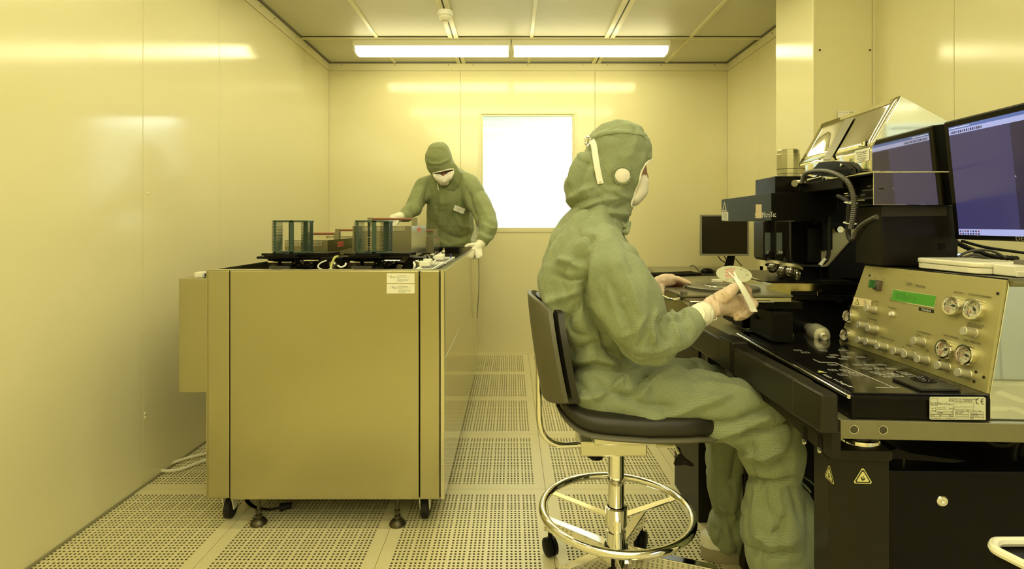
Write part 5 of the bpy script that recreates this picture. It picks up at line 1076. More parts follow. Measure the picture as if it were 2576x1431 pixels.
# black panel and frame at the far end of the machine table
g = G(); g.box(px_(1757, 2.05), px_(1776, 2.05) , 2.05, 2.35, .0, .672); g.prism([(px_(1776, 2.05), 2.05, .0), (px_(1776, 2.05), 2.05, .672), (px_(1776, 2.05) + .05, 2.3, .672), (px_(1776, 2.05) + .05, 2.3, 0)], (.02, 0, 0)); tag(g.out('side_panel_leg', COL, bevel=.002), 'dark upright panel standing behind the seated person\'s legs', 'panel')
fr2 = thing('cable_chassis', 'dark open chassis with small connectors under the arm rail', 'machine part', (.86, 2.3, .4)); 
g = G(); g.box(.72, .80, 1.98, 2.04, .50, .675); g.out('chassis', DARK, fr2, bevel=.002)
for k in range(3): q = hit(1735 + k * 22, 880 + k * 8, (.719, 0, 0), np.array([1.0, 0, 0])); g = G(); g.box(q[0] - .002, q[0], q[1] - .012, q[1] + .012, q[2] - .03, q[2] + .02); g.out('socket', BLACKG, fr2)
# tubular trolley corner at the bottom right
tr = thing('trolley', 'trolley with cream rounded rim at the bottom right corner', 'trolley', (1.2, .93, .02)); zr = My(2500, 1366, .02)[2]
g = G(); o = P(2502, 1368, .96)
pts = [P(2576, 1362, 1.00), P(2520, 1360, 1.00), P(2500, 1366, .985), P(2498, 1380, .965), P(2510, 1392, .95), P(2576, 1422, .90), P(2640, 1450, .86)]
zr = .57
pts = [Pz(a, b, zr) for a, b in ((2650, 1362), (2530, 1362), (2506, 1364), (2500, 1372), (2506, 1384), (2560, 1412), (2640, 1452))]
g.tube(pts, .008, sub=6, flat=1); g.out('rim', IVORY, tr)
g = G(); g.prism([p - MZ * .02 for p in pts], (0, 0, .012)); g.out('shelf', BLACKM, tr)
g = G(); g.box(pts[0][0] - .08, pts[0][0] - .055, pts[3][1] - .01, pts[3][1] + .012, .0, zr - .02); g.out('post', IVORY, tr, bevel=.003)
# ================================================================== STOOL
HX, HY = .322, 1.65
ch = thing('laboratory_stool', 'black cushioned swivel stool with chrome foot ring and castors, under the seated person', 'stool', (HX, HY, 0))
def seatmesh(z0, z1, shrink, mt, name, up):
    g = G(); n = 48; hh = z1 - z0; rings = [(.955, z0), (.985, z0 + hh * .10), (1.0, z0 + hh * .30), (1.0, z0 + hh * .45), (.985, z0 + hh * .68), (.955, z0 + hh * .84), (.90, z0 + hh * .95), (.80, z1), (.4, z1 - .003), (0.01, z1 - .005)]
    V = []
    for s_, z in rings:
        for k in range(n):
            t = 2 * math.pi * k / n; c_, sn = math.cos(t), math.sin(t); e_ = .52
            x = math.copysign(abs(c_) ** e_, c_) * .236 * s_ * shrink; y = math.copysign(abs(sn) ** e_, sn) * .232 * s_ * shrink
            lift = up * max(0, (-x - .15) / .09) ** 2 + .012 * max(0, (-x) / .2) - .004 * (x > 0.15)
            V.append((HX + .045 + x, HY + y, z + lift))
    Fs = [(r * n + k, r * n + (k + 1) % n, (r + 1) * n + (k + 1) % n, (r + 1) * n + k) for r in range(len(rings) - 1) for k in range(n)] + [list(range(n))[::-1]]
    g.add(V, Fs, 0, True); return g.out(name, mt, ch)
seatmesh(.556, .573, 1.0, SHELL, 'seat_shell', .035); seatmesh(.571, .622, .985, SEATM, 'seat_cushion', .035)
# back rest: curved shell with cushion, open towards the sitter
def back(off, thick, mt, name, z0, z1, w, wrap):
    g = G(); nu, nv = 26, 16; V = []
    for side in (0, 1):
        for j in range(nv + 1):
            for i in range(nu + 1):
                u = -1 + 2 * i / nu; v = j / nv; rr_ = 1 - .10 * abs(2 * v - 1) ** 6
                z = z0 + (z1 - z0) * v; yy = HY + u * w * (1 - .20 * v ** 4 - .10 * (1 - v) ** 4)
                x = .092 + off + wrap * abs(u) ** 2.2 + .030 * (1 - v) ** 1.5 - .012 * v + (thick * (1 - .55 * max(abs(u), abs(2 * v - 1)) ** 6) if side else 0)
                z += -.03 * abs(u) ** 3 * (2 * v - 1)
                V.append((x, yy, z))
    N_ = (nu + 1) * (nv + 1); Fs = []
    for s_ in (0, 1):
        for j in range(nv):
            for i in range(nu): a = s_ * N_ + j * (nu + 1) + i; Fs.append((a, a + 1, a + nu + 2, a + nu + 1))
    for i in range(nu): Fs.append((i, i + 1, N_ + i + 1, N_ + i)); a = nv * (nu + 1) + i; Fs.append((a, a + 1, N_ + a + 1, N_ + a))
    for j in range(nv): a = j * (nu + 1); Fs.append((a, a + nu + 1, N_ + a + nu + 1, N_ + a)); a += nu; Fs.append((a, a + nu + 1, N_ + a + nu + 1, N_ + a))
    g.add(V, Fs, 0, True); return g.out(name, mt, ch)
back(-.030, .026, SHELL, 'backrest_shell', .625, .930, .215, .052); back(-.004, .038, SEATM, 'backrest_cushion', .620, .925, .205, .052)
g = G(); g.tube([(.085, HY, .72), (.085, HY, .62), (.088, HY, .53), (.105, HY, .485), (.145, HY, .462), (.20, HY, .462), (.26, HY, .472)], .0115, n=12, sub=6, flat=.8); g.out('backrest_bar', CHROME, ch)
g = G(); g.box(.205, .40, HY - .07, HY + .07, .455, .500); g.box(.24, .46, HY - .10, HY + .10, .500, .557); g.out('mechanism', STEELS, ch, bevel=.004)
g = G(); g.lathe((.255, HY - .03, .455), (0, 0, -1), [(.012, 0), (.022, .006), (.024, .018), (.014, .024), (0, .024)], n=8, smooth=False); g.out('tension_knob', BLACK, ch)
# height lever with three-cornered handle
lv = G(); lv.tube([(.42, HY - .10, .50), P(1698, 1120, 1.50), P(1707, 1140, 1.50)], .005); lv = lv.out('lever', STEELS, ch)
g = G(); g.prism([P(a, b, 1.50) for a, b in ((1704, 1128), (1711, 1127), (1716, 1142), (1728, 1156), (1747, 1170), (1743, 1175), (1722, 1170), (1704, 1172), (1697, 1172), (1698, 1166), (1706, 1150))], (0, .012, 0)); g.out('lever_handle', BLACK, lv, bevel=.002)
g = G(); g.text('(aja', P(1722, 1161, 1.4988), (1, 0, 0), (0, 0, 1), .011); g.out('lever_mark', DARK, lv)
g = G(); g.lathe((HX, HY, .10), (0, 0, 1), [(.0, 0), (.030, 0), (.030, .10), (.0245, .102), (.0245, .40)], n=32); g.out('column', CHROME, ch)
g = G(); g.lathe((HX, HY, .218), (0, 0, 1), [(.028, 0), (.0335, .003), (.0335, .055), (.028, .058)], n=32); g.out('ring_collar', CHROME, ch)
zr = .262
g = G(); g.tube([(HX + .225 * math.cos(t), HY + .225 * math.sin(t), zr) for t in np.linspace(0, 2 * math.pi, 73)[:-1]], .0125, n=14, closed=True); g.out('foot_ring', CHROME, ch)
for a in (150, 20, 262):
    c_, s_ = math.cos(math.radians(a)), math.sin(math.radians(a)); g = G(); w = .013; d = np.array([c_, s_, 0]); n_ = np.array([-s_, c_, 0]) * w; o = np.array([HX, HY, 0])
    p = [o + d * .030 + MZ * .238, o + d * .215 + MZ * (zr - .004)]
    g.prism([p[0] - n_, p[1] - n_ * .8, p[1] + n_ * .8, p[0] + n_], (0, 0, .005)); g.out('ring_spoke', CHROME, ch, bevel=.001)
for a in (133, 61, 205, -11, -83):
    c_, s_ = math.cos(math.radians(a)), math.sin(math.radians(a)); d = np.array([c_, s_, 0]); n_ = np.array([-s_, c_, 0]); o = np.array([HX, HY, 0]); R_ = .275
    g = G(); a0, a1 = o + d * .022, o + d * (R_ + .02)
    g.add([a0 - n_ * .018 + MZ * .105, a0 + n_ * .018 + MZ * .105, a1 + n_ * .013 + MZ * .082, a1 - n_ * .013 + MZ * .082, a0 - n_ * .018 + MZ * .150, a0 + n_ * .018 + MZ * .150, a1 + n_ * .013 + MZ * .122, a1 - n_ * .013 + MZ * .122], [(0, 1, 2, 3), (4, 5, 6, 7), (0, 1, 5, 4), (1, 2, 6, 5), (2, 3, 7, 6), (3, 0, 4, 7)])
    arm_ = g.out('base_arm', CHROME, ch, bevel=.002)
    g = G(); w0 = o + d * R_; g.cyl(w0 + MZ * .055, w0 + MZ * .083, .008); e_ = n_ if a != 133 else np.array([.9, .43, 0])
    g.lathe(w0 - e_ * .020 + MZ * .030, e_, [(0, 0), (.022, .0), (.030, .004), (.030, .017), (.010, .018), (.010, .022), (.030, .023), (.030, .036), (.022, .040), (0, .040)], n=28)
    g.out('castor', BLACKM, arm_)
g = G(); g.cyl((HX, HY, .09), (HX, HY, .155), .036); g.out('base_hub', BLACK, ch)
# ================================================================== PEOPLE
def sphere_mesh(nu=14, nv=8):
    V = [(0, 0, 1)]; 
    for j in range(1, nv):
        a = math.pi * j / nv
        for i in range(nu): b = 2 * math.pi * i / nu; V.append((math.sin(a) * math.cos(b), math.sin(a) * math.sin(b), math.cos(a)))
    V.append((0, 0, -1)); Fs = [(0, 1 + (i + 1) % nu, 1 + i)[::-1] for i in range(nu)]
    for j in range(nv - 2):
        for i in range(nu): a = 1 + j * nu; Fs.append((a + i, a + nu + i, a + nu + (i + 1) % nu, a + (i + 1) % nu))
    a = 1 + (nv - 2) * nu; Fs += [(a + i, len(V) - 1, a + (i + 1) % nu) for i in range(nu)]
    return np.array(V, float), Fs
SV, SF = sphere_mesh()
def chain(g, pts, k=1.0, kz=1.0):            # pts: (px, py, D, r_px[, depth factor]) -> overlapping tapered balls
    Q = []
    for p in pts:
        c = P(*p[:3]); r = p[3] * p[2] / F; Q.append((c, r, p[4] if len(p) > 4 else k))
    for i in range(len(Q)):
        (c0, r0, k0) = Q[i]
        if i == len(Q) - 1: seq = [0.0]; c1, r1, k1 = c0, r0, k0
        else:
            c1, r1, k1 = Q[i + 1]; L_ = np.linalg.norm(c1 - c0); n = max(1, int(math.ceil(L_ / (0.28 * max(min(r0, r1), .003))))); seq = [j / n for j in range(n)]
        for t in seq:
            c = c0 + (c1 - c0) * t; r = r0 + (r1 - r0) * t; kk = k0 + (k1 - k0) * t
            g.add(SV * np.array([r, r * kk, r * kz]) + c, SF)
def skin(g, voxel, smooth=6, factor=.6):
    V = np.concatenate(g.v); me = bpy.data.meshes.new('raw'); me.from_pydata(V.tolist(), [], g.f)
    ob = bpy.data.objects.new('raw', me); C.objects.link(ob)
    m = ob.modifiers.new('r', 'REMESH'); m.mode = 'VOXEL'; m.voxel_size = voxel
    m = ob.modifiers.new('s', 'SMOOTH'); m.iterations = smooth; m.factor = factor
    bpy.context.view_layer.update(); dg = bpy.context.evaluated_depsgraph_get(); dg.update()
    out = bpy.data.meshes.new_from_object(ob.evaluated_get(dg))
    bpy.data.objects.remove(ob); bpy.data.meshes.remove(me)
    return out
def mesh_arr(me):
    V = np.empty(len(me.vertices) * 3); me.vertices.foreach_get('co', V); N_ = np.empty(len(V)); me.vertices.foreach_get('normal', N_)
    return V.reshape(-1, 3), N_.reshape(-1, 3)
def seg_dist(p, a, b):
    ab = b - a; t = np.clip(((p - a) @ ab) / (ab @ ab + 1e-9), 0, 1); return np.linalg.norm(p - (a + t[:, None] * ab), axis=1), t
def fold(me, folds, noise_amp=0, noise_scale=(9, 9, 9), seed=0, both=False):
    V, N_ = mesh_arr(me); px = proj(V); disp = np.zeros(len(V))
    view = V - CAMP; view /= np.linalg.norm(view, axis=1)[:, None]; facing = np.clip(-(N_ * view).sum(1) * 3 + .4, 0, 1)
    if both: facing[:] = 1
    for pts, amp, w in folds:
        pts = np.array(pts, float); best = np.full(len(V), 1e9); tt = np.zeros(len(V)); n = len(pts) - 1
        for i in range(n):
            d, t = seg_dist(px, pts[i], pts[i + 1]); m_ = d < best; best[m_] = d[m_]; tt[m_] = (i + t[m_]) / n
        taper = np.clip(np.minimum(tt, 1 - tt) * 5 + .25, 0, 1)
        disp += (1.9 if w > 8.5 else 1.05) * amp * (.45 * np.exp(-(best / w) ** 2) + .55 * np.exp(-np.abs(best) / (w * .62))) * facing * taper
    if noise_amp:
        sc = np.array(noise_scale)
        nz = np.array([noise.noise(Vector((v * sc + seed).tolist())) + .5 * noise.noise(Vector((v * sc * 2.1 + seed).tolist())) for v in V]); 
        disp += noise_amp * (np.sqrt(np.abs(nz) + .01) * 1.6 - .9)
    V = V + N_ * disp[:, None]; me.vertices.foreach_set('co', V.ravel()); me.update()
def finish(me, name, mt, parent, label=None):
    V, _ = mesh_arr(me); c = (V.min(0) + V.max(0)) / 2
    me.vertices.foreach_set('co', (V - c).ravel()); me.materials.clear(); me.materials.append(mt)
    me.polygons.foreach_set('use_smooth', [True] * len(me.polygons)); me.polygons.foreach_set('material_index', [0] * len(me.polygons)); me.update(); me.name = name
    return link(name, me, c, parent, label=label)
def surf(V, px, py, r=7):               # depth of the near surface seen at a pixel
    q = proj(V); d = np.hypot(q[:, 0] - px, q[:, 1] - py); m_ = d < r
    return V[m_, 1].min() if m_.any() else V[np.argmin(d), 1]
def ribbon(V, pts, wpx, off, mt, name, parent, thick=.002, sub=6, r=7):
    pts = [np.array(p, float) for p in pts]; Q = cat(pts, sub); C_ = []
    for q in Q: C_.append(P(q[0], q[1], surf(V, q[0], q[1], r) - off))
    ys = np.array([c[1] for c in C_]); ys = np.convolve(np.pad(ys, 2, mode='edge'), np.ones(5) / 5, 'valid')
    C_ = [P(q[0], q[1], y) for q, y in zip(Q, ys)]; g = G(); VV = []; 
    for i in range(len(C_)):
        d = C_[min(i + 1, len(C_) - 1)] - C_[max(i - 1, 0)]; d /= np.linalg.norm(d); s_ = np.cross(d, [0, 1.0, 0]); s_ /= np.linalg.norm(s_); w = wpx * C_[i][1] / F / 2
        VV += [C_[i] - s_ * w, C_[i] + s_ * w, C_[i] + s_ * w + np.array([0, thick, 0]), C_[i] - s_ * w + np.array([0, thick, 0])]
    n = len(C_); Fs = [(i * 4 + k, i * 4 + (k + 1) % 4, i * 4 + 4 + (k + 1) % 4, i * 4 + 4 + k) for i in range(n - 1) for k in range(4)] + [(0, 1, 2, 3), (n * 4 - 4, n * 4 - 3, n * 4 - 2, n * 4 - 1)]
    g.add(VV, Fs, 0, True); return g.out(name, mt, parent)
def cut(me, test):                      # open a garment: remove the faces whose centre passes the test
    bm = bmesh.new(); bm.from_mesh(me); fs = [f for f in bm.faces if test(f.calc_center_median())]
    bmesh.ops.delete(bm, geom=fs, context='FACES'); 
    loops = []; eds = [e for e in bm.edges if e.is_boundary]; left = set(eds)
    while left:
        e = left.pop(); path = [e.verts[0], e.verts[1]]
        while True:
            nx = [x for x in path[-1].link_edges if x in left]
            if not nx: break
            left.discard(nx[0]); path.append(nx[0].other_vert(path[-1]))
        loops.append([np.array(v.co) for v in path])
    bm.to_mesh(me); bm.free(); me.update(); loops.sort(key=len, reverse=True); return loops
def smooth_loop(L_, k=12):
    A_ = np.array(L_)
    for _ in range(k): A_ = (np.roll(A_, 1, 0) + A_ * 2 + np.roll(A_, -1, 0)) / 4
    return A_
# ------------------------------------------------------------------ seated person
pe = thing('person', 'person in pale green hooded coverall seated on the stool, holding a wafer in tweezers', 'person', (.35, 1.65, 0))
g = G()
chain(g, [(1497, 545, 1.65, 62, 1.1), (1482, 610, 1.65, 92, 1.5), (1466, 690, 1.65, 112, 1.5), (1468, 760, 1.65, 110, 1.45), (1486, 840, 1.65, 92, 1.4), (1508, 905, 1.65, 80, 1.5), (1510, 965, 1.65, 88, 1.7), (1512, 985, 1.65, 88, 1.8)])
chain(g, [(1440, 700, 1.60, 90), (1446, 770, 1.58, 84)])
# near arm
chain(g, [(1510, 640, 1.52, 78), (1548, 690, 1.47, 84), (1582, 750, 1.45, 85), (1600, 810, 1.44, 80), (1612, 850, 1.44, 68), (1650, 858, 1.44, 60), (1690, 838, 1.455, 50), (1722, 820, 1.47, 43), (1742, 808, 1.48, 37)])
# far arm
chain(g, [(1520, 640, 1.82, 66), (1560, 720, 1.87, 58), (1600, 780, 1.90, 52), (1635, 745, 1.88, 34), (1655, 722, 1.87, 22)])
# near leg and boot cover
chain(g, [(1512, 990, 1.56, 88), (1600, 1000, 1.545, 87), (1700, 1004, 1.54, 84), (1800, 1021, 1.53, 82), (1875, 1046, 1.515, 86), (1926, 1062, 1.50, 86), (1942, 1120, 1.49, 82), (1945, 1170, 1.50, 70), (1946, 1203, 1.50, 61), (1950, 1240, 1.50, 76), (1958, 1300, 1.50, 90), (1962, 1360, 1.50, 93), (1970, 1430, 1.50, 84), (1990, 1490, 1.50, 66)])
# far leg
chain(g, [(1530, 985, 1.76, 76), (1640, 975, 1.79, 72), (1740, 965, 1.81, 66), (1810, 985, 1.82, 62), (1835, 1040, 1.83, 60), (1832, 1120, 1.83, 60), (1832, 1200, 1.83, 58), (1838, 1262, 1.83, 50), (1842, 1292, 1.83, 42), (1830, 1325, 1.83, 52), (1826, 1342, 1.83, 50)]); chain(g, [(1840, 1345, 1.83, 44), (1880, 1352, 1.83, 38)])
me = skin(g, .0062, 8)
folds = [
 ([(1478, 660), (1466, 720), (1472, 770), (1502, 830), (1540, 880), (1572, 905)], -.020, 13), ([(1500, 640), (1488, 700), (1496, 760), (1530, 825)], .008, 14),
 ([(1462, 675), (1438, 660), (1402, 655)], .010, 9), ([(1468, 700), (1430, 705), (1395, 690)], -.010, 9), ([(1460, 735), (1420, 745), (1385, 760)], .010, 10), ([(1400, 560), (1390, 620), (1370, 690)], .006, 10),
 ([(1460, 760), (1430, 800), (1420, 850)], -.009, 11), ([(1380, 740), (1400, 800), (1440, 850)], .008, 12), ([(1440, 880), (1500, 870), (1560, 900)], -.010, 10), ([(1430, 905), (1500, 900), (1560, 918)], .009, 9),
 ([(1440, 925), (1490, 920), (1560, 925), (1600, 915)], -.016, 8), ([(1560, 640), (1590, 720), (1612, 800)], .007, 12), ([(1530, 700), (1560, 780), (1590, 850)], -.006, 14), ([(1500, 590), (1470, 620), (1455, 680)], -.006, 12),
 ([(1655, 780), (1640, 820), (1650, 870)], .012, 7), ([(1672, 785), (1668, 825), (1678, 870)], -.012, 6), ([(1692, 778), (1695, 815), (1708, 858)], .012, 6), ([(1708, 778), (1716, 812), (1732, 850)], -.010, 5), ([(1722, 775), (1736, 805), (1748, 835)], .010, 6),
 ([(1625, 790), (1600, 835), (1560, 850)], .009, 8), ([(1640, 800), (1620, 850), (1600, 880)], -.011, 7), ([(1660, 800), (1690, 800), (1720, 785)], .007, 6), ([(1600, 880), (1650, 890), (1690, 870)], .006, 8),
 ([(1600, 925), (1560, 960), (1500, 1000), (1440, 1000)], .010, 13), ([(1650, 915), (1610, 950), (1600, 985), (1560, 1000)], -.014, 10), ([(1720, 930), (1680, 935), (1640, 960), (1610, 995)], .010, 11), ([(1480, 950), (1540, 985), (1620, 1020), (1720, 1030)], -.008, 12),
 ([(1590, 1060), (1680, 1045), (1780, 1010), (1850, 990)], .008, 13), ([(1640, 1085), (1740, 1070), (1850, 1060), (1960, 1010)], -.010, 10), ([(1700, 1095), (1800, 1090), (1880, 1075), (1980, 1030)], .009, 11), ([(1760, 960), (1840, 975), (1900, 1000)], .006, 12),
 ([(1850, 1110), (1900, 1090), (1960, 1075), (2010, 1050)], -.010, 9), ([(1860, 1140), (1920, 1150), (1985, 1120)], .011, 10), ([(1880, 1170), (1930, 1180), (2000, 1150)], -.010, 9), ([(1700, 985), (1780, 1000), (1870, 1035)], .004, 5),
 ([(1870, 1198), (1910, 1212), (1950, 1214), (2010, 1196)], -.022, 6), ([(1900, 1218), (1896, 1260), (1886, 1310)], .010, 7), ([(1925, 1222), (1924, 1250), (1930, 1290)], -.008, 6), ([(1955, 1220), (1960, 1260), (1975, 1310)], .010, 7), ([(1985, 1215), (1998, 1260), (2015, 1320)], -.010, 7),
 ([(1890, 1340), (1940, 1370), (2000, 1360)], .009, 12), ([(1880, 1380), (1930, 1400), (2010, 1395)], -.009, 10), ([(1975, 1290), (1965, 1330), (1940, 1350)], -.008, 9),
 ([(1790, 1110), (1800, 1180), (1790, 1240)], .008, 8), ([(1850, 1150), (1840, 1220), (1850, 1260)], -.008, 8), ([(1790, 1290), (1830, 1300), (1870, 1290)], -.014, 6), ([(1790, 1305), (1810, 1330), (1800, 1360)], .010, 6), ([(1830, 1300), (1840, 1330), (1850, 1360)], -.008, 6), ([(1815, 1265), (1822, 1285), (1818, 1310)], .008, 5), ([(1850, 1262), (1845, 1285), (1852, 1312)], .008, 5)]
fold(me, folds, .0125, (10, 10, 6), 3)
bodyV, _ = mesh_arr(me)
cover = finish(me, 'coverall', SUIT, pe)
# hood
g = G()
chain(g, [(1560, 378, 1.65, 79, .95), (1560, 400, 1.65, 80, .95), (1548, 432, 1.65, 78, .95), (1528, 462, 1.65, 74, .95)])
chain(g, [(1538, 372, 1.65, 66, 1.0)]); chain(g, [(1600, 372, 1.65, 40, 1.1), (1602, 400, 1.65, 38, 1.1)])
chain(g, [(1498, 430, 1.65, 56, 1.1), (1470, 470, 1.65, 52, 1.1), (1466, 488, 1.65, 48, 1.2), (1500, 510, 1.65, 58, 1.2), (1520, 545, 1.65, 60, 1.25)])
chain(g, [(1550, 480, 1.65, 52, 1.1), (1545, 530, 1.65, 44, 1.2), (1540, 565, 1.65, 42, 1.2)])
me = skin(g, .006, 6)
fold(me, [([(1488, 345), (1520, 332), (1570, 330), (1636, 352)], .0035, 5), ([(1500, 318), (1550, 302), (1600, 318)], .005, 5), ([(1488, 352), (1500, 330), (1550, 312)], -.004, 6), ([(1470, 380), (1445, 430), (1430, 470)], .010, 9), ([(1480, 400), (1462, 450), (1440, 500)], -.012, 8),
     ([(1500, 470), (1460, 480), (1425, 505)], .012, 8), ([(1520, 490), (1480, 500), (1435, 520)], -.014, 7), ([(1560, 500), (1510, 505), (1450, 530)], .012, 8), ([(1580, 520), (1530, 520), (1470, 530)], -.010, 7), ([(1590, 540), (1540, 535), (1480, 545)], .010, 7), ([(1585, 560), (1545, 548), (1500, 550)], -.008, 6),
     ([(1540, 470), (1560, 490), (1590, 500)], .007, 7), ([(1600, 345), (1590, 380), (1570, 405)], .004, 8), ([(1490, 430), (1510, 455), (1540, 470)], -.007, 8)], .006, (13, 13, 13), 9)
hoodV, _ = mesh_arr(me)
edge = [(398, 1643), (404, 1632), (410, 1622), (420, 1609), (435, 1601), (450, 1597), (470, 1594), (490, 1588), (505, 1583), (520, 1577), (526, 1640)]
def eline(py):
    for (y0, x0), (y1, x1) in zip(edge, edge[1:]):
        if y0 <= py <= y1: return x0 + (x1 - x0) * (py - y0) / (y1 - y0)
    return 9999
def tst(c):
    q = proj(np.array([[c.x, c.y, c.z]]))[0]; xx = CX + (q[0] - CX) * c.y / 1.65; yy = CY + (q[1] - CY) * c.y / 1.65     # same outline on both sides of the head
    return xx > eline(yy)
loops = cut(me, tst); hood = finish(me, 'hood', SUIT, pe); md = hood.modifiers.new('thick', 'SOLIDIFY'); md.thickness = .003
if loops: g = G(); g.tube(smooth_loop(loops[0][:-1], 10)[::2], .0032, n=8, closed=True); g.out('face_binding', WTRIM, pe)
# head with face inside the hood
g = G(); chain(g, [(1558, 395, 1.65, 62, 1.0), (1572, 425, 1.65, 55, .92), (1578, 455, 1.65, 46, .85), (1578, 480, 1.65, 34, .8), (1540, 500, 1.65, 34, 1.0), (1530, 540, 1.65, 34, 1.0)])
chain(g, [(1616, 420, 1.65, 10), (1622, 434, 1.65, 7), (1626, 448, 1.65, 7)]); chain(g, [(1614, 415, 1.625, 9), (1618, 411, 1.65, 9), (1614, 415, 1.675, 9)])
me = skin(g, .004, 3); head = finish(me, 'head', SKIN, pe)
for dy in (-.024, .024):
    g = G(); g.sph(P(1610, 427, 1.65) + np.array([0, dy, 0]), .012); g.out('eye', mat('eye_white', (.6, .58, .5), .3), head)
    g = G(); g.sph(P(1617, 427.5, 1.65) + np.array([0, dy, 0]), .0055); g.out('iris', HAIR, head)
    g = G(); g.tube([P(1606, 414, 1.65) + np.array([0, dy * 2.0, 0]), P(1620, 408, 1.65) + np.array([0, dy * 1.4, 0]), P(1630, 407, 1.65) + np.array([0, dy * .7, 0])], [.002, .0045, .003], sub=3); g.out('eyebrow', HAIR, head)
# mask
g = G(); chain(g, [(1598, 448, 1.65, 22, 1.7), (1606, 460, 1.65, 26, 1.3), (1606, 480, 1.65, 24, 1.35), (1594, 500, 1.65, 19, 1.6), (1576, 497, 1.65, 22, 1.7)]); chain(g, [(1612, 441, 1.65, 13, 1.6), (1624, 459, 1.65, 9.5, 1.2), (1614, 488, 1.65, 12, 1.2)])
me = skin(g, .004, 4); fold(me, [([(1604, 425), (1625, 448), (1632, 462)], .002, 4), ([(1596, 450), (1604, 480), (1600, 510)], .0025, 5)]); maskV, _ = mesh_arr(me); mk = finish(me, 'face_mask', MASKM, pe)
g = G(); g.tube([P(a, b, 1.65 - d) for a, b, d in ((1598, 428, .048), (1608, 424, .042), (1618, 434, .030), (1625, 448, .014), (1630, 461, .0))], .0026, sub=4); g.out('mask_edge', WTRIM, mk)
# white strap, buckle, ear patch, press stud, neck drape edge
ribbon(hoodV, [(1488, 352), (1494, 366), (1499, 400), (1505, 435), (1511, 462)], 15, .004, WTRIM, 'strap', pe)
q = P(1510, 457, surf(hoodV, 1510, 457) - .007); g = G(); g.lathe(q, (0, -1, 0), [(.0032, 0), (.0032, .0012), (.0015, .0015), (0, .0008)], n=14); g.out('press_stud', STEELS, pe)
q = P(1481, 355, surf(hoodV, 1486, 356) - .004); g = G(); g.tube([q + np.array([-.008, 0, .012]), q + np.array([-.010, 0, -.006]), q + np.array([-.002, 0, -.014]), q + np.array([.004, 0, -.002]), q + np.array([.002, 0, .012])], .0028, sub=3, closed=True); g.out('buckle', CHROME, pe)
D_ = surf(hoodV, 1566, 440, 14); g = G(); n = 30; V = [P(1566, 441, D_ - .0045)]
for j in range(1, 5):
    for k in range(n):
        a = 2 * math.pi * k / n; r = 20 * j / 4; x, y = 1566 + r * math.cos(a) * .95, 441 + r * math.sin(a) * .88; V.append(P(x, y, surf(hoodV, x, y, 7) - .0025 - .002 * math.cos(j / 4 * 1.57)))
g.add(V, [(0, 1 + k, 1 + (k + 1) % n) for k in range(n)] + [(1 + j * n + k, 1 + j * n + (k + 1) % n, 1 + (j + 1) * n + (k + 1) % n, 1 + (j + 1) * n + k) for j in range(3) for k in range(n)], 0, True); g.out('ear_patch', MASKM, pe)
g = G(); V = []
for k in range(60):
    a = 2 * math.pi * k / 60
    for r in (20, 24, 29):
        rr_ = r + (1.2 if k % 2 else -.8) * (r > 21); x, y = 1566 + rr_ * math.cos(a) * .95, 441 + rr_ * math.sin(a) * .88; V.append(P(x, y, surf(hoodV, x, y, 7) - (.0035 if r == 24 else .001) - (.002 if k % 2 else 0)))
g.add(V, [(k * 3 + j, ((k + 1) % 60) * 3 + j, ((k + 1) % 60) * 3 + j + 1, k * 3 + j + 1) for k in range(60) for j in range(2)], 0, True); g.out('ear_ruffle', SUIT, pe)
ribbon(hoodV, [(1628, 342), (1610, 338), (1570, 333), (1530, 336), (1492, 346)], 3.5, .0015, SUIT, 'hood_seam', pe)
g = G(); g.tube([P(1563, 560, 1.60), P(1575, 572, 1.58), P(1582, 560, 1.60), P(1576, 585, 1.57), P(1570, 582, 1.58)], .007, sub=4); g.out('collar_flap', SUIT, pe)
# boot tie and far shoe
g = G(); g.tube([P(2004, 1192, 1.50), P(2022, 1200, 1.47), P(2040, 1212, 1.46), P(2054, 1226, 1.46)], [.004, .004, .003, .003], sub=4, flat=.4); g.out('tie_ribbon', SUIT, pe)
g = G(); g.tube([P(2002, 1196, 1.50), P(2016, 1212, 1.47), P(2030, 1226, 1.46), P(2040, 1238, 1.46)], .0035, sub=4, flat=.4); g.out('tie_ribbon', SUIT, pe)
def shoe(pts_px, D, zs, name='shoe'):
    x0, x1 = [(a - CX) * D / F for a in pts_px]; n = 28; g = G(); prof = [(0, 0), (.98, 0), (1.0, .008), (1.0, .045), (.99, .048)]
    def ring(s_, z):
        V = []
        for k in range(n):
            t = 2 * math.pi * k / n; c_, s2 = math.cos(t), math.sin(t); ln = (x1 - x0) / 2; V.append(((x0 + x1) / 2 + ln * s_ * math.copysign(abs(c_) ** .8, c_), D + .046 * s_ * math.copysign(abs(s2) ** .8, s2) * (1.08 if c_ > 0 else .9), z))
        return V
    def band(zs_, mt, nm, par):
        g = G(); V = []
        for s_, z in zs_: V += ring(s_, z)
        m_ = len(zs_); g.add(V, [(j * n + k, j * n + (k + 1) % n, (j + 1) * n + (k + 1) % n, (j + 1) * n + k) for j in range(m_ - 1) for k in range(n)] + [list(range(n))[::-1], [(m_ - 1) * n + k for k in range(n)]], 0, True); return g.out(nm, mt, par)
    so_ = band([(.96, .001), (1.0, .006), (1.0, .045)], SOLE, 'shoe_sole', pe); band([(1.01, .046), (1.01, .078), (.97, .085)], IVORY, 'shoe_band', pe)
shoe((1764, 1960), 1.835, 0)
shoe((1885, 2120), 1.50, 0)
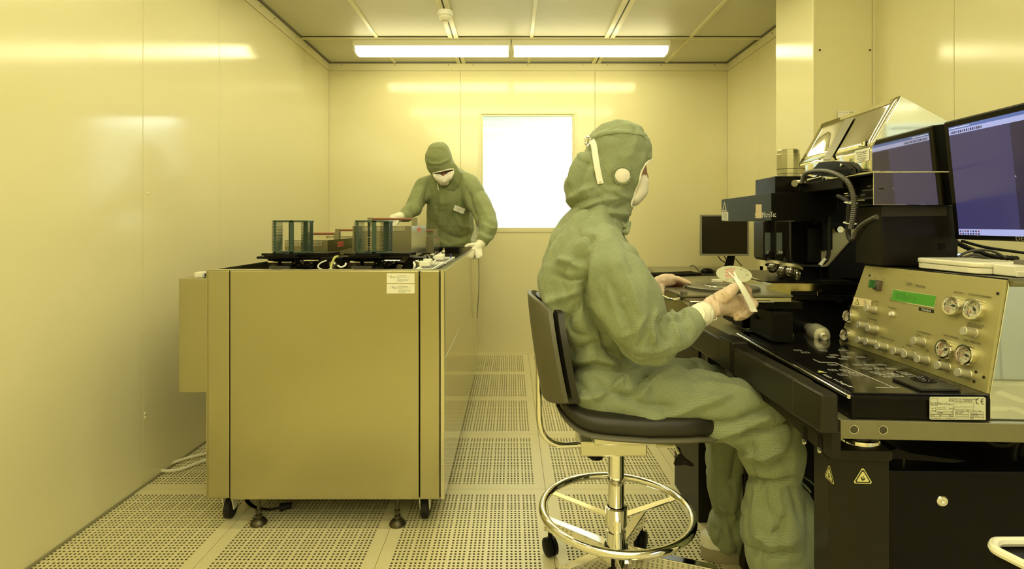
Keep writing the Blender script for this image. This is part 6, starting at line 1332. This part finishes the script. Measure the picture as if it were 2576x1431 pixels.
# ------------------------------------------------------------------ gloved hands of the seated person
g = G()
chain(g, [(1738, 812, 1.485, 28), (1760, 795, 1.50, 28), (1785, 778, 1.515, 27), (1800, 768, 1.525, 28), (1822, 764, 1.535, 30, .7), (1842, 766, 1.545, 29, .6), (1852, 772, 1.55, 24, .7)])
chain(g, [(1812, 752, 1.515, 20), (1830, 739, 1.505, 17), (1844, 726, 1.505, 13), (1857, 715, 1.512, 9.5), (1861, 708, 1.518, 6.5)])                  # thumb
chain(g, [(1850, 758, 1.56, 14), (1874, 748, 1.575, 12), (1882, 733, 1.570, 10.5), (1872, 719, 1.555, 8.5), (1864, 711, 1.545, 6.5)])                # index
chain(g, [(1854, 768, 1.55, 14), (1882, 754, 1.565, 12.5), (1897, 765, 1.555, 11), (1890, 779, 1.540, 9.5), (1878, 784, 1.53, 8)])                   # middle
chain(g, [(1850, 778, 1.545, 13), (1874, 774, 1.555, 11.5), (1886, 783, 1.545, 10.5), (1874, 793, 1.530, 9), (1862, 793, 1.524, 8)])                 # ring
chain(g, [(1840, 785, 1.545, 12), (1860, 790, 1.550, 10.5), (1868, 797, 1.54, 9), (1852, 800, 1.53, 8)])                                             # little
me = skin(g, .0026, 3, .5)
cr = [([(1752 + k * 9, 770 - k * 7), (1762 + k * 9, 790 - k * 4), (1768 + k * 9, 815 - k * 2)], (.0032 if k % 2 else -.0028), 3.2) for k in range(6)]
cr += [([(1800, 745), (1808, 770), (1806, 795)], .002, 3), ([(1815, 738), (1822, 765), (1820, 796)], -.002, 3), ([(1835, 735), (1840, 760), (1838, 790)], .0016, 3), ([(1850, 722), (1856, 735), (1850, 748)], .0012, 3)]
fold(me, cr, .0016, (70, 70, 50), 5); finish(me, 'glove', GLOVE, pe)
g = G(); g.tube([P(1783, 797, 1.50), P(1790, 803, 1.49), P(1800, 804, 1.485), P(1803, 798, 1.49)], .0016, sub=5); g.out('glove_thread', WTRIM, pe)
# cuff of the glove over the sleeve end
g = G(); chain(g, [(1742, 806, 1.475, 30), (1755, 797, 1.485, 31), (1768, 789, 1.495, 30)]); me = skin(g, .004, 3); fold(me, [([(1765, 770), (1772, 790), (1770, 815)], .0025, 3), ([(1752, 778), (1760, 800), (1760, 825)], -.002, 3)], .002, (60, 60, 40), 2); finish(me, 'glove_cuff', GLOVEW, pe)
# far hand reaching over the slide
g = G()
chain(g, [(1648, 722, 1.87, 20), (1658, 712, 1.865, 18), (1672, 705, 1.86, 17, .9), (1688, 704, 1.86, 16, .8)])
chain(g, [(1690, 700, 1.855, 9), (1708, 702, 1.845, 7.5), (1724, 708, 1.835, 6.2), (1736, 713, 1.83, 4.8)])
chain(g, [(1690, 704, 1.87, 9), (1708, 707, 1.87, 7.5), (1722, 713, 1.865, 6), (1731, 717, 1.86, 4.8)]); chain(g, [(1686, 708, 1.885, 8), (1704, 712, 1.89, 7), (1716, 717, 1.885, 5)]); chain(g, [(1680, 711, 1.90, 7), (1696, 716, 1.905, 6), (1706, 719, 1.905, 4.5)])
chain(g, [(1662, 718, 1.85, 9), (1668, 732, 1.835, 7.5), (1666, 744, 1.83, 6)])
me = skin(g, .0028, 3, .5); fold(me, [([(1660, 694), (1668, 710), (1664, 726)], .002, 3), ([(1676, 690), (1682, 704), (1680, 716)], -.0015, 3)], .0013, (70, 70, 50), 8); finish(me, 'glove', GLOVE, pe)
# ------------------------------------------------------------------ wafer and tweezers
wc = P(1846, 690, 1.545); wn = np.array([-.10, -.42, .90]); wn /= np.linalg.norm(wn)
wa = thing('wafer', 'round shiny patterned wafer held up in the tweezers', 'wafer', tuple(wc))
wx = np.cross([0, 1.0, 0], wn); wx /= np.linalg.norm(wx); wy = np.cross(wn, wx); R_ = .0478
g = G().frame(wc, wx, wy, wn); n = 64; V = []
for z in (0, .0008):
    for k in range(n):
        a = 2 * math.pi * k / n; x, y = R_ * math.cos(a), max(R_ * math.sin(a), -R_ * .965); V.append((x, y, z))
g.add(V, [list(range(n))[::-1], list(range(n, 2 * n))] + [(k, (k + 1) % n, n + (k + 1) % n, n + k) for k in range(n)], 0); g.out('disc', mat('wafer_surface', (.80, .82, .66), .10, .55), wa)
PINKF = mat('pink_field', (.72, .42, .36), .2, .3); 
for k in range(3): 
    g = G().frame(wc + wn * .001, wx, wy, wn); x0, y0 = -.030 + k * .006, -.018 + k * .017; g.add([(x0, y0, 0), (x0 + .030, y0 + .004, 0), (x0 + .032, y0 + .015, 0), (x0 + .003, y0 + .011, 0)], [(0, 1, 2, 3)]); g.out('pattern_field', PINKF, wa)
    g = G().frame(wc + wn * .001, wx, wy, wn); g.add([(x0 + .003, y0 + .0115, 0), (x0 + .034, y0 + .0155, 0), (x0 + .034, y0 + .0175, 0), (x0 + .003, y0 + .0135, 0)], [(0, 1, 2, 3)]); g.out('pattern_line', mat('dark_pattern', (.18, .17, .08), .3), wa)
for a, r, s_ in ((35, .036, .004), (10, .038, .003), (-20, .036, .004), (-45, .030, .003), (-110, .036, .004), (-140, .038, .004), (60, .033, .003), (80, .037, .003)):
    g = G().frame(wc + wn * .001, wx, wy, wn); x0, y0 = r * math.cos(math.radians(a)), r * math.sin(math.radians(a)); g.add([(x0 - s_, y0 - s_ * .4, 0), (x0 + s_, y0 - s_ * .5, 0), (x0 + s_ * .8, y0 + s_ * .4, 0), (x0 - s_ * .7, y0 + s_ * .5, 0)], [(0, 1, 2, 3)]); g.out('alignment_mark', mat('dark_pattern', (.18, .17, .08), .3), wa)
tw = thing('tweezers', 'white plastic wafer tweezers between thumb and finger of the glove', 'tweezers', tuple(P(1870, 745, 1.50)))
def strip(pts, w, t, name, mt=WHITEP):
    g = G(); V = []; Q = cat([np.array(p[:3]) for p in pts], 4); ws = np.interp(np.linspace(0, 1, len(Q)), np.linspace(0, 1, len(pts)), w)
    for i, q in enumerate(Q):
        d = Q[min(i + 1, len(Q) - 1)] - Q[max(i - 1, 0)]; d /= np.linalg.norm(d); s_ = np.cross(d, [0, 1.0, 0]); s_ /= np.linalg.norm(s_); u_ = np.cross(s_, d)
        V += [q - s_ * ws[i] - u_ * t, q + s_ * ws[i] - u_ * t, q + s_ * ws[i] + u_ * t, q - s_ * ws[i] + u_ * t]
    m_ = len(Q); g.add(V, [(i * 4 + k, i * 4 + (k + 1) % 4, i * 4 + 4 + (k + 1) % 4, i * 4 + 4 + k) for i in range(m_ - 1) for k in range(4)] + [(0, 1, 2, 3), (m_ * 4 - 4, m_ * 4 - 3, m_ * 4 - 2, m_ * 4 - 1)], 0); return g.out(name, mt, tw)
strip([P(1896, 781, 1.497), P(1884, 756, 1.494), P(1870, 730, 1.493), P(1858, 710, 1.500), P(1850, 700, 1.517)], [.0085, .0080, .0072, .0065, .0045], .0010, 'near_blade')
strip([P(1895, 781, 1.503), P(1884, 755, 1.508), P(1872, 730, 1.515), P(1862, 711, 1.524), P(1855, 700, 1.532)], [.0080, .0072, .0065, .0055, .004], .0010, 'far_blade')
g = G(); g.box(*[v for pr in zip(P(1896, 782, 1.5) - np.array([.009, .008, .002]), P(1896, 782, 1.5) + np.array([.007, .006, .004])) for v in pr]); g.out('blade_joint', WHITEP, tw, bevel=.001)
for dx in (0, 14):
    g = G(); a_, b_ = P(1852 + dx * .2, 702, 1.520), wc + wx * (-.010 + dx * .0011) + wy * .012 + wn * .0016; g.tube([a_, b_], [.0032, .0026], n=6, flat=.35); g.out('prong', WHITEP, tw)
# ================================================================== STANDING PERSON
ps = thing('person', 'person in olive green coverall standing bent over the far end of the steel cabinet', 'person', (-.50, 4.3, 0))
g = G()
chain(g, [(1118, 468, 4.10, 34, 1.2), (1126, 492, 4.15, 54, 1.0), (1130, 530, 4.22, 60, .95), (1132, 580, 4.28, 62, .9), (1135, 640, 4.32, 60, .9), (1136, 690, 4.33, 58, .9)])
chain(g, [(1092, 462, 4.12, 26), (1070, 472, 4.10, 28), (1052, 500, 4.04, 24), (1040, 525, 3.98, 22), (1020, 542, 3.86, 18), (1004, 547, 3.78, 13)])
chain(g, [(1150, 452, 4.12, 30), (1178, 470, 4.10, 32), (1200, 505, 4.05, 31), (1222, 545, 3.95, 29), (1228, 568, 3.88, 26), (1222, 592, 3.80, 21), (1216, 604, 3.76, 17)])
for s_ in (-1, 1): chain(g, [(1136 + s_ * 30, 700, 4.33, 33), (1136 + s_ * 32, 790, 4.34, 27), (1136 + s_ * 33, 860, 4.35, 22), (1136 + s_ * 33, 890, 4.33, 20)])
me = skin(g, .011, 5)
fold(me, [([(1080, 450), (1072, 500), (1068, 540)], -.015, 6), ([(1060, 480), (1050, 510), (1055, 535)], .010, 5), ([(1020, 520), (1030, 545), (1025, 560)], .012, 4), ([(1035, 512), (1044, 540), (1040, 560)], -.012, 4), ([(1010, 535), (1016, 548), (1012, 560)], .008, 3),
     ([(1178, 480), (1186, 520), (1198, 548)], -.018, 6), ([(1200, 490), (1220, 530), (1235, 560)], .010, 7), ([(1210, 560), (1230, 575), (1248, 575)], .012, 4), ([(1205, 575), (1225, 588), (1245, 590)], -.012, 4), ([(1205, 588), (1222, 600), (1240, 602)], .010, 4),
     ([(1107, 480), (1108, 530), (1104, 590)], .008, 5), ([(1120, 520), (1122, 560), (1112, 600)], -.008, 6), ([(1145, 540), (1160, 570), (1190, 575)], .010, 6), ([(1120, 590), (1160, 600), (1195, 585)], -.012, 6), ([(1090, 600), (1130, 618), (1180, 606)], .012, 7),
     ([(1178, 460), (1172, 500), (1180, 540)], .008, 5), ([(1135, 465), (1150, 450), (1170, 445)], .008, 5)], .009, (9, 9, 3.5), 14)
stV, _ = mesh_arr(me); finish(me, 'coverall', SUITB, ps)
g = G(); chain(g, [(1103, 397, 3.96, 35, 1.0), (1107, 412, 3.97, 35, 1.0), (1118, 432, 4.0, 33, 1.0), (1132, 446, 4.05, 34, 1.0), (1126, 462, 4.08, 36, 1.1)]); chain(g, [(1101, 385, 3.96, 28, 1.1), (1106, 384, 3.96, 28, 1.1)])
me = skin(g, .008, 4)
fold(me, [([(1072, 402), (1085, 412), (1105, 412), (1128, 402), (1136, 390)], .010, 3), ([(1140, 410), (1150, 430), (1165, 440)], .012, 5), ([(1130, 450), (1120, 465), (1105, 470)], .010, 4), ([(1100, 455), (1118, 475), (1140, 460)], -.008, 4)], .004, (14, 14, 14), 4)
h2V, _ = mesh_arr(me)
def tst2(c):
    q = proj(np.array([[c.x, c.y, c.z]]))[0]
    if c.y > 4.02: return False
    pts = [(1088, 435), (1142, 424), (1140, 437), (1132, 452), (1120, 460), (1108, 456), (1096, 446)]; ins = False
    for (x0, y0), (x1_, y1_) in zip(pts, pts[1:] + pts[:1]):
        if (y0 > q[1]) != (y1_ > q[1]) and q[0] < (x1_ - x0) * (q[1] - y0) / (y1_ - y0) + x0: ins = not ins
    return ins
loops = cut(me, tst2); hood2 = finish(me, 'hood', SUITB, ps)
if loops: g = G(); g.tube(smooth_loop(loops[0][:-1], 6)[::2], .0045, n=6, closed=True); g.out('face_binding', WTRIM, ps)
g = G(); chain(g, [(1108, 414, 4.02, 27), (1113, 432, 4.00, 25), (1116, 442, 3.99, 22), (1120, 452, 4.0, 16)]); chain(g, [(1117, 437, 3.925, 4), (1118, 443, 3.91, 4.2)])
me = skin(g, .005, 3); hd2 = finish(me, 'head', mat('skin_warm', (.30, .15, .09), .5), ps)
g = G(); chain(g, [(1094, 441, 3.93, 6, .9), (1104, 448, 3.915, 10, .9), (1117, 453.5, 3.905, 9.5, .9), (1128, 445, 3.915, 10, .9), (1137, 435, 3.935, 6, .9)]); chain(g, [(1114, 455, 3.92, 12, .8), (1120, 457, 3.93, 10)]); me = skin(g, .005, 3); finish(me, 'face_mask', MASKM, ps)
for x, y in ((1106, 438), (1126, 434)):
    o = P(x, y, 3.865); g = G(); g.tube([o + np.array([.024 * math.cos(t), 0, .009 * math.sin(t) * (1.5 if math.sin(t) < 0 else 1)]) for t in np.linspace(0, 2 * math.pi, 15)[:-1]], .0011, n=5, closed=True); gl_ = g.out('glasses_rim', DARK, ps)
    g = G(); g.sph(P(x + .5, y + 1.5, 3.925), .012, (1.1, .8, .28), nu=12, nv=8); g.out('eyelid', HAIR, hd2)
g = G(); g.tube([P(1134, 433, 3.866), P(1142, 428, 3.93)], .0016, n=5); g.out('glasses_arm', CHROME, ps)
# name patch, pocket, collar studs, shiny sleeve of a film bag
ribbon(stV, [(1142, 522), (1155, 527), (1168, 532)], 14, .004, PAPER, 'name_patch', ps, r=9)
g = G(); D_ = surf(stV, 1155, 527, 12) - .016; g.text('M. GRUSSER', P(1155, 525, D_), np.array([.95, 0, -.30]), np.array([.30, 0, .95]), .0105); g.text('IMT', P(1153, 530, D_), np.array([.95, 0, -.30]), np.array([.30, 0, .95]), .0105); g.out('patch_lettering', INK, ps)
ribbon(stV, [(1102, 452), (1101, 465), (1103, 478)], 2.2, .006, WTRIM, 'collar_trim', ps)
for x, y in ((1107, 462), (1106, 481)): q = P(x, y, surf(stV, x, y, 9) - .004); g = G(); g.sph(q, .005, nu=8, nv=6); g.out('press_stud', CHROME, ps)
g = G(); chain(g, [(1198, 570, 4.02, 7, .4), (1196, 590, 4.0, 9, .4), (1193, 606, 3.98, 10, .4), (1188, 616, 3.97, 8, .4)]); me = skin(g, .008, 2); fold(me, [], .012, (30, 30, 12), 2); finish(me, 'plastic_film', mat('film', (.7, .74, .62), .08, alpha=.45), ps)
def hand(pts_list, cuff, nm='glove'):
    g = G()
    for p in pts_list: chain(g, p)
    me = skin(g, .004, 2, .5); finish(me, nm, mat('latex_far', (.78, .76, .60), .42, bump=(40, .3, .004)), ps)
hand([[(1217, 603, 3.765, 13), (1208, 615, 3.73, 12.5), (1201, 622, 3.71, 11.5, .9), (1196, 627, 3.70, 10, .9)],
      [(1203, 615, 3.71, 6), (1190, 616, 3.70, 5.5), (1178, 617, 3.69, 5), (1172, 620, 3.685, 4)],
      [(1193, 627, 3.69, 6), (1186, 631, 3.675, 5), (1182, 636, 3.665, 4.2)], [(1198, 631, 3.685, 6), (1196, 640, 3.665, 5), (1199, 649, 3.655, 4.2)],
      [(1202, 631, 3.69, 5.5), (1204, 641, 3.67, 4.8), (1205, 648, 3.66, 4)], [(1207, 628, 3.70, 5.5), (1210, 638, 3.68, 4.5), (1210, 644, 3.67, 4)]], None)
hand([[(1006, 545, 3.77, 12), (996, 549, 3.72, 12), (988, 553, 3.69, 12.5)], [(984, 551, 3.68, 6), (974, 556, 3.67, 5), (968, 562, 3.66, 4)], [(986, 556, 3.68, 6), (978, 562, 3.67, 5), (972, 568, 3.66, 4)], [(992, 560, 3.68, 6), (986, 566, 3.67, 5), (980, 570, 3.66, 4)], [(998, 558, 3.69, 6), (995, 565, 3.68, 5), (990, 570, 3.67, 4)], [(998, 545, 3.70, 6), (990, 543, 3.68, 5), (982, 546, 3.67, 4)]], None)
for s_ in (-1, 1):
    x = (1136 + s_ * 33 - CX) * 4.33 / F; g = G(); g.sph((x, 4.29, .045), .05, (1, 2.2, .9)); 
    for v in g.v: v[:, 2] = np.maximum(v[:, 2], .002)
    g.out('boot', SUITB, ps)
# power cord hanging beside the cabinet end
g = G(); g.tube([P(1203, 648, 3.66), P(1205, 680, 3.67), P(1204, 740, 3.68), P(1200, 800, 3.70)], .0022, sub=6); tag(g.out('wire', GREY), 'thin wire hanging from the standing person\'s hand beside the cabinet', 'wire')
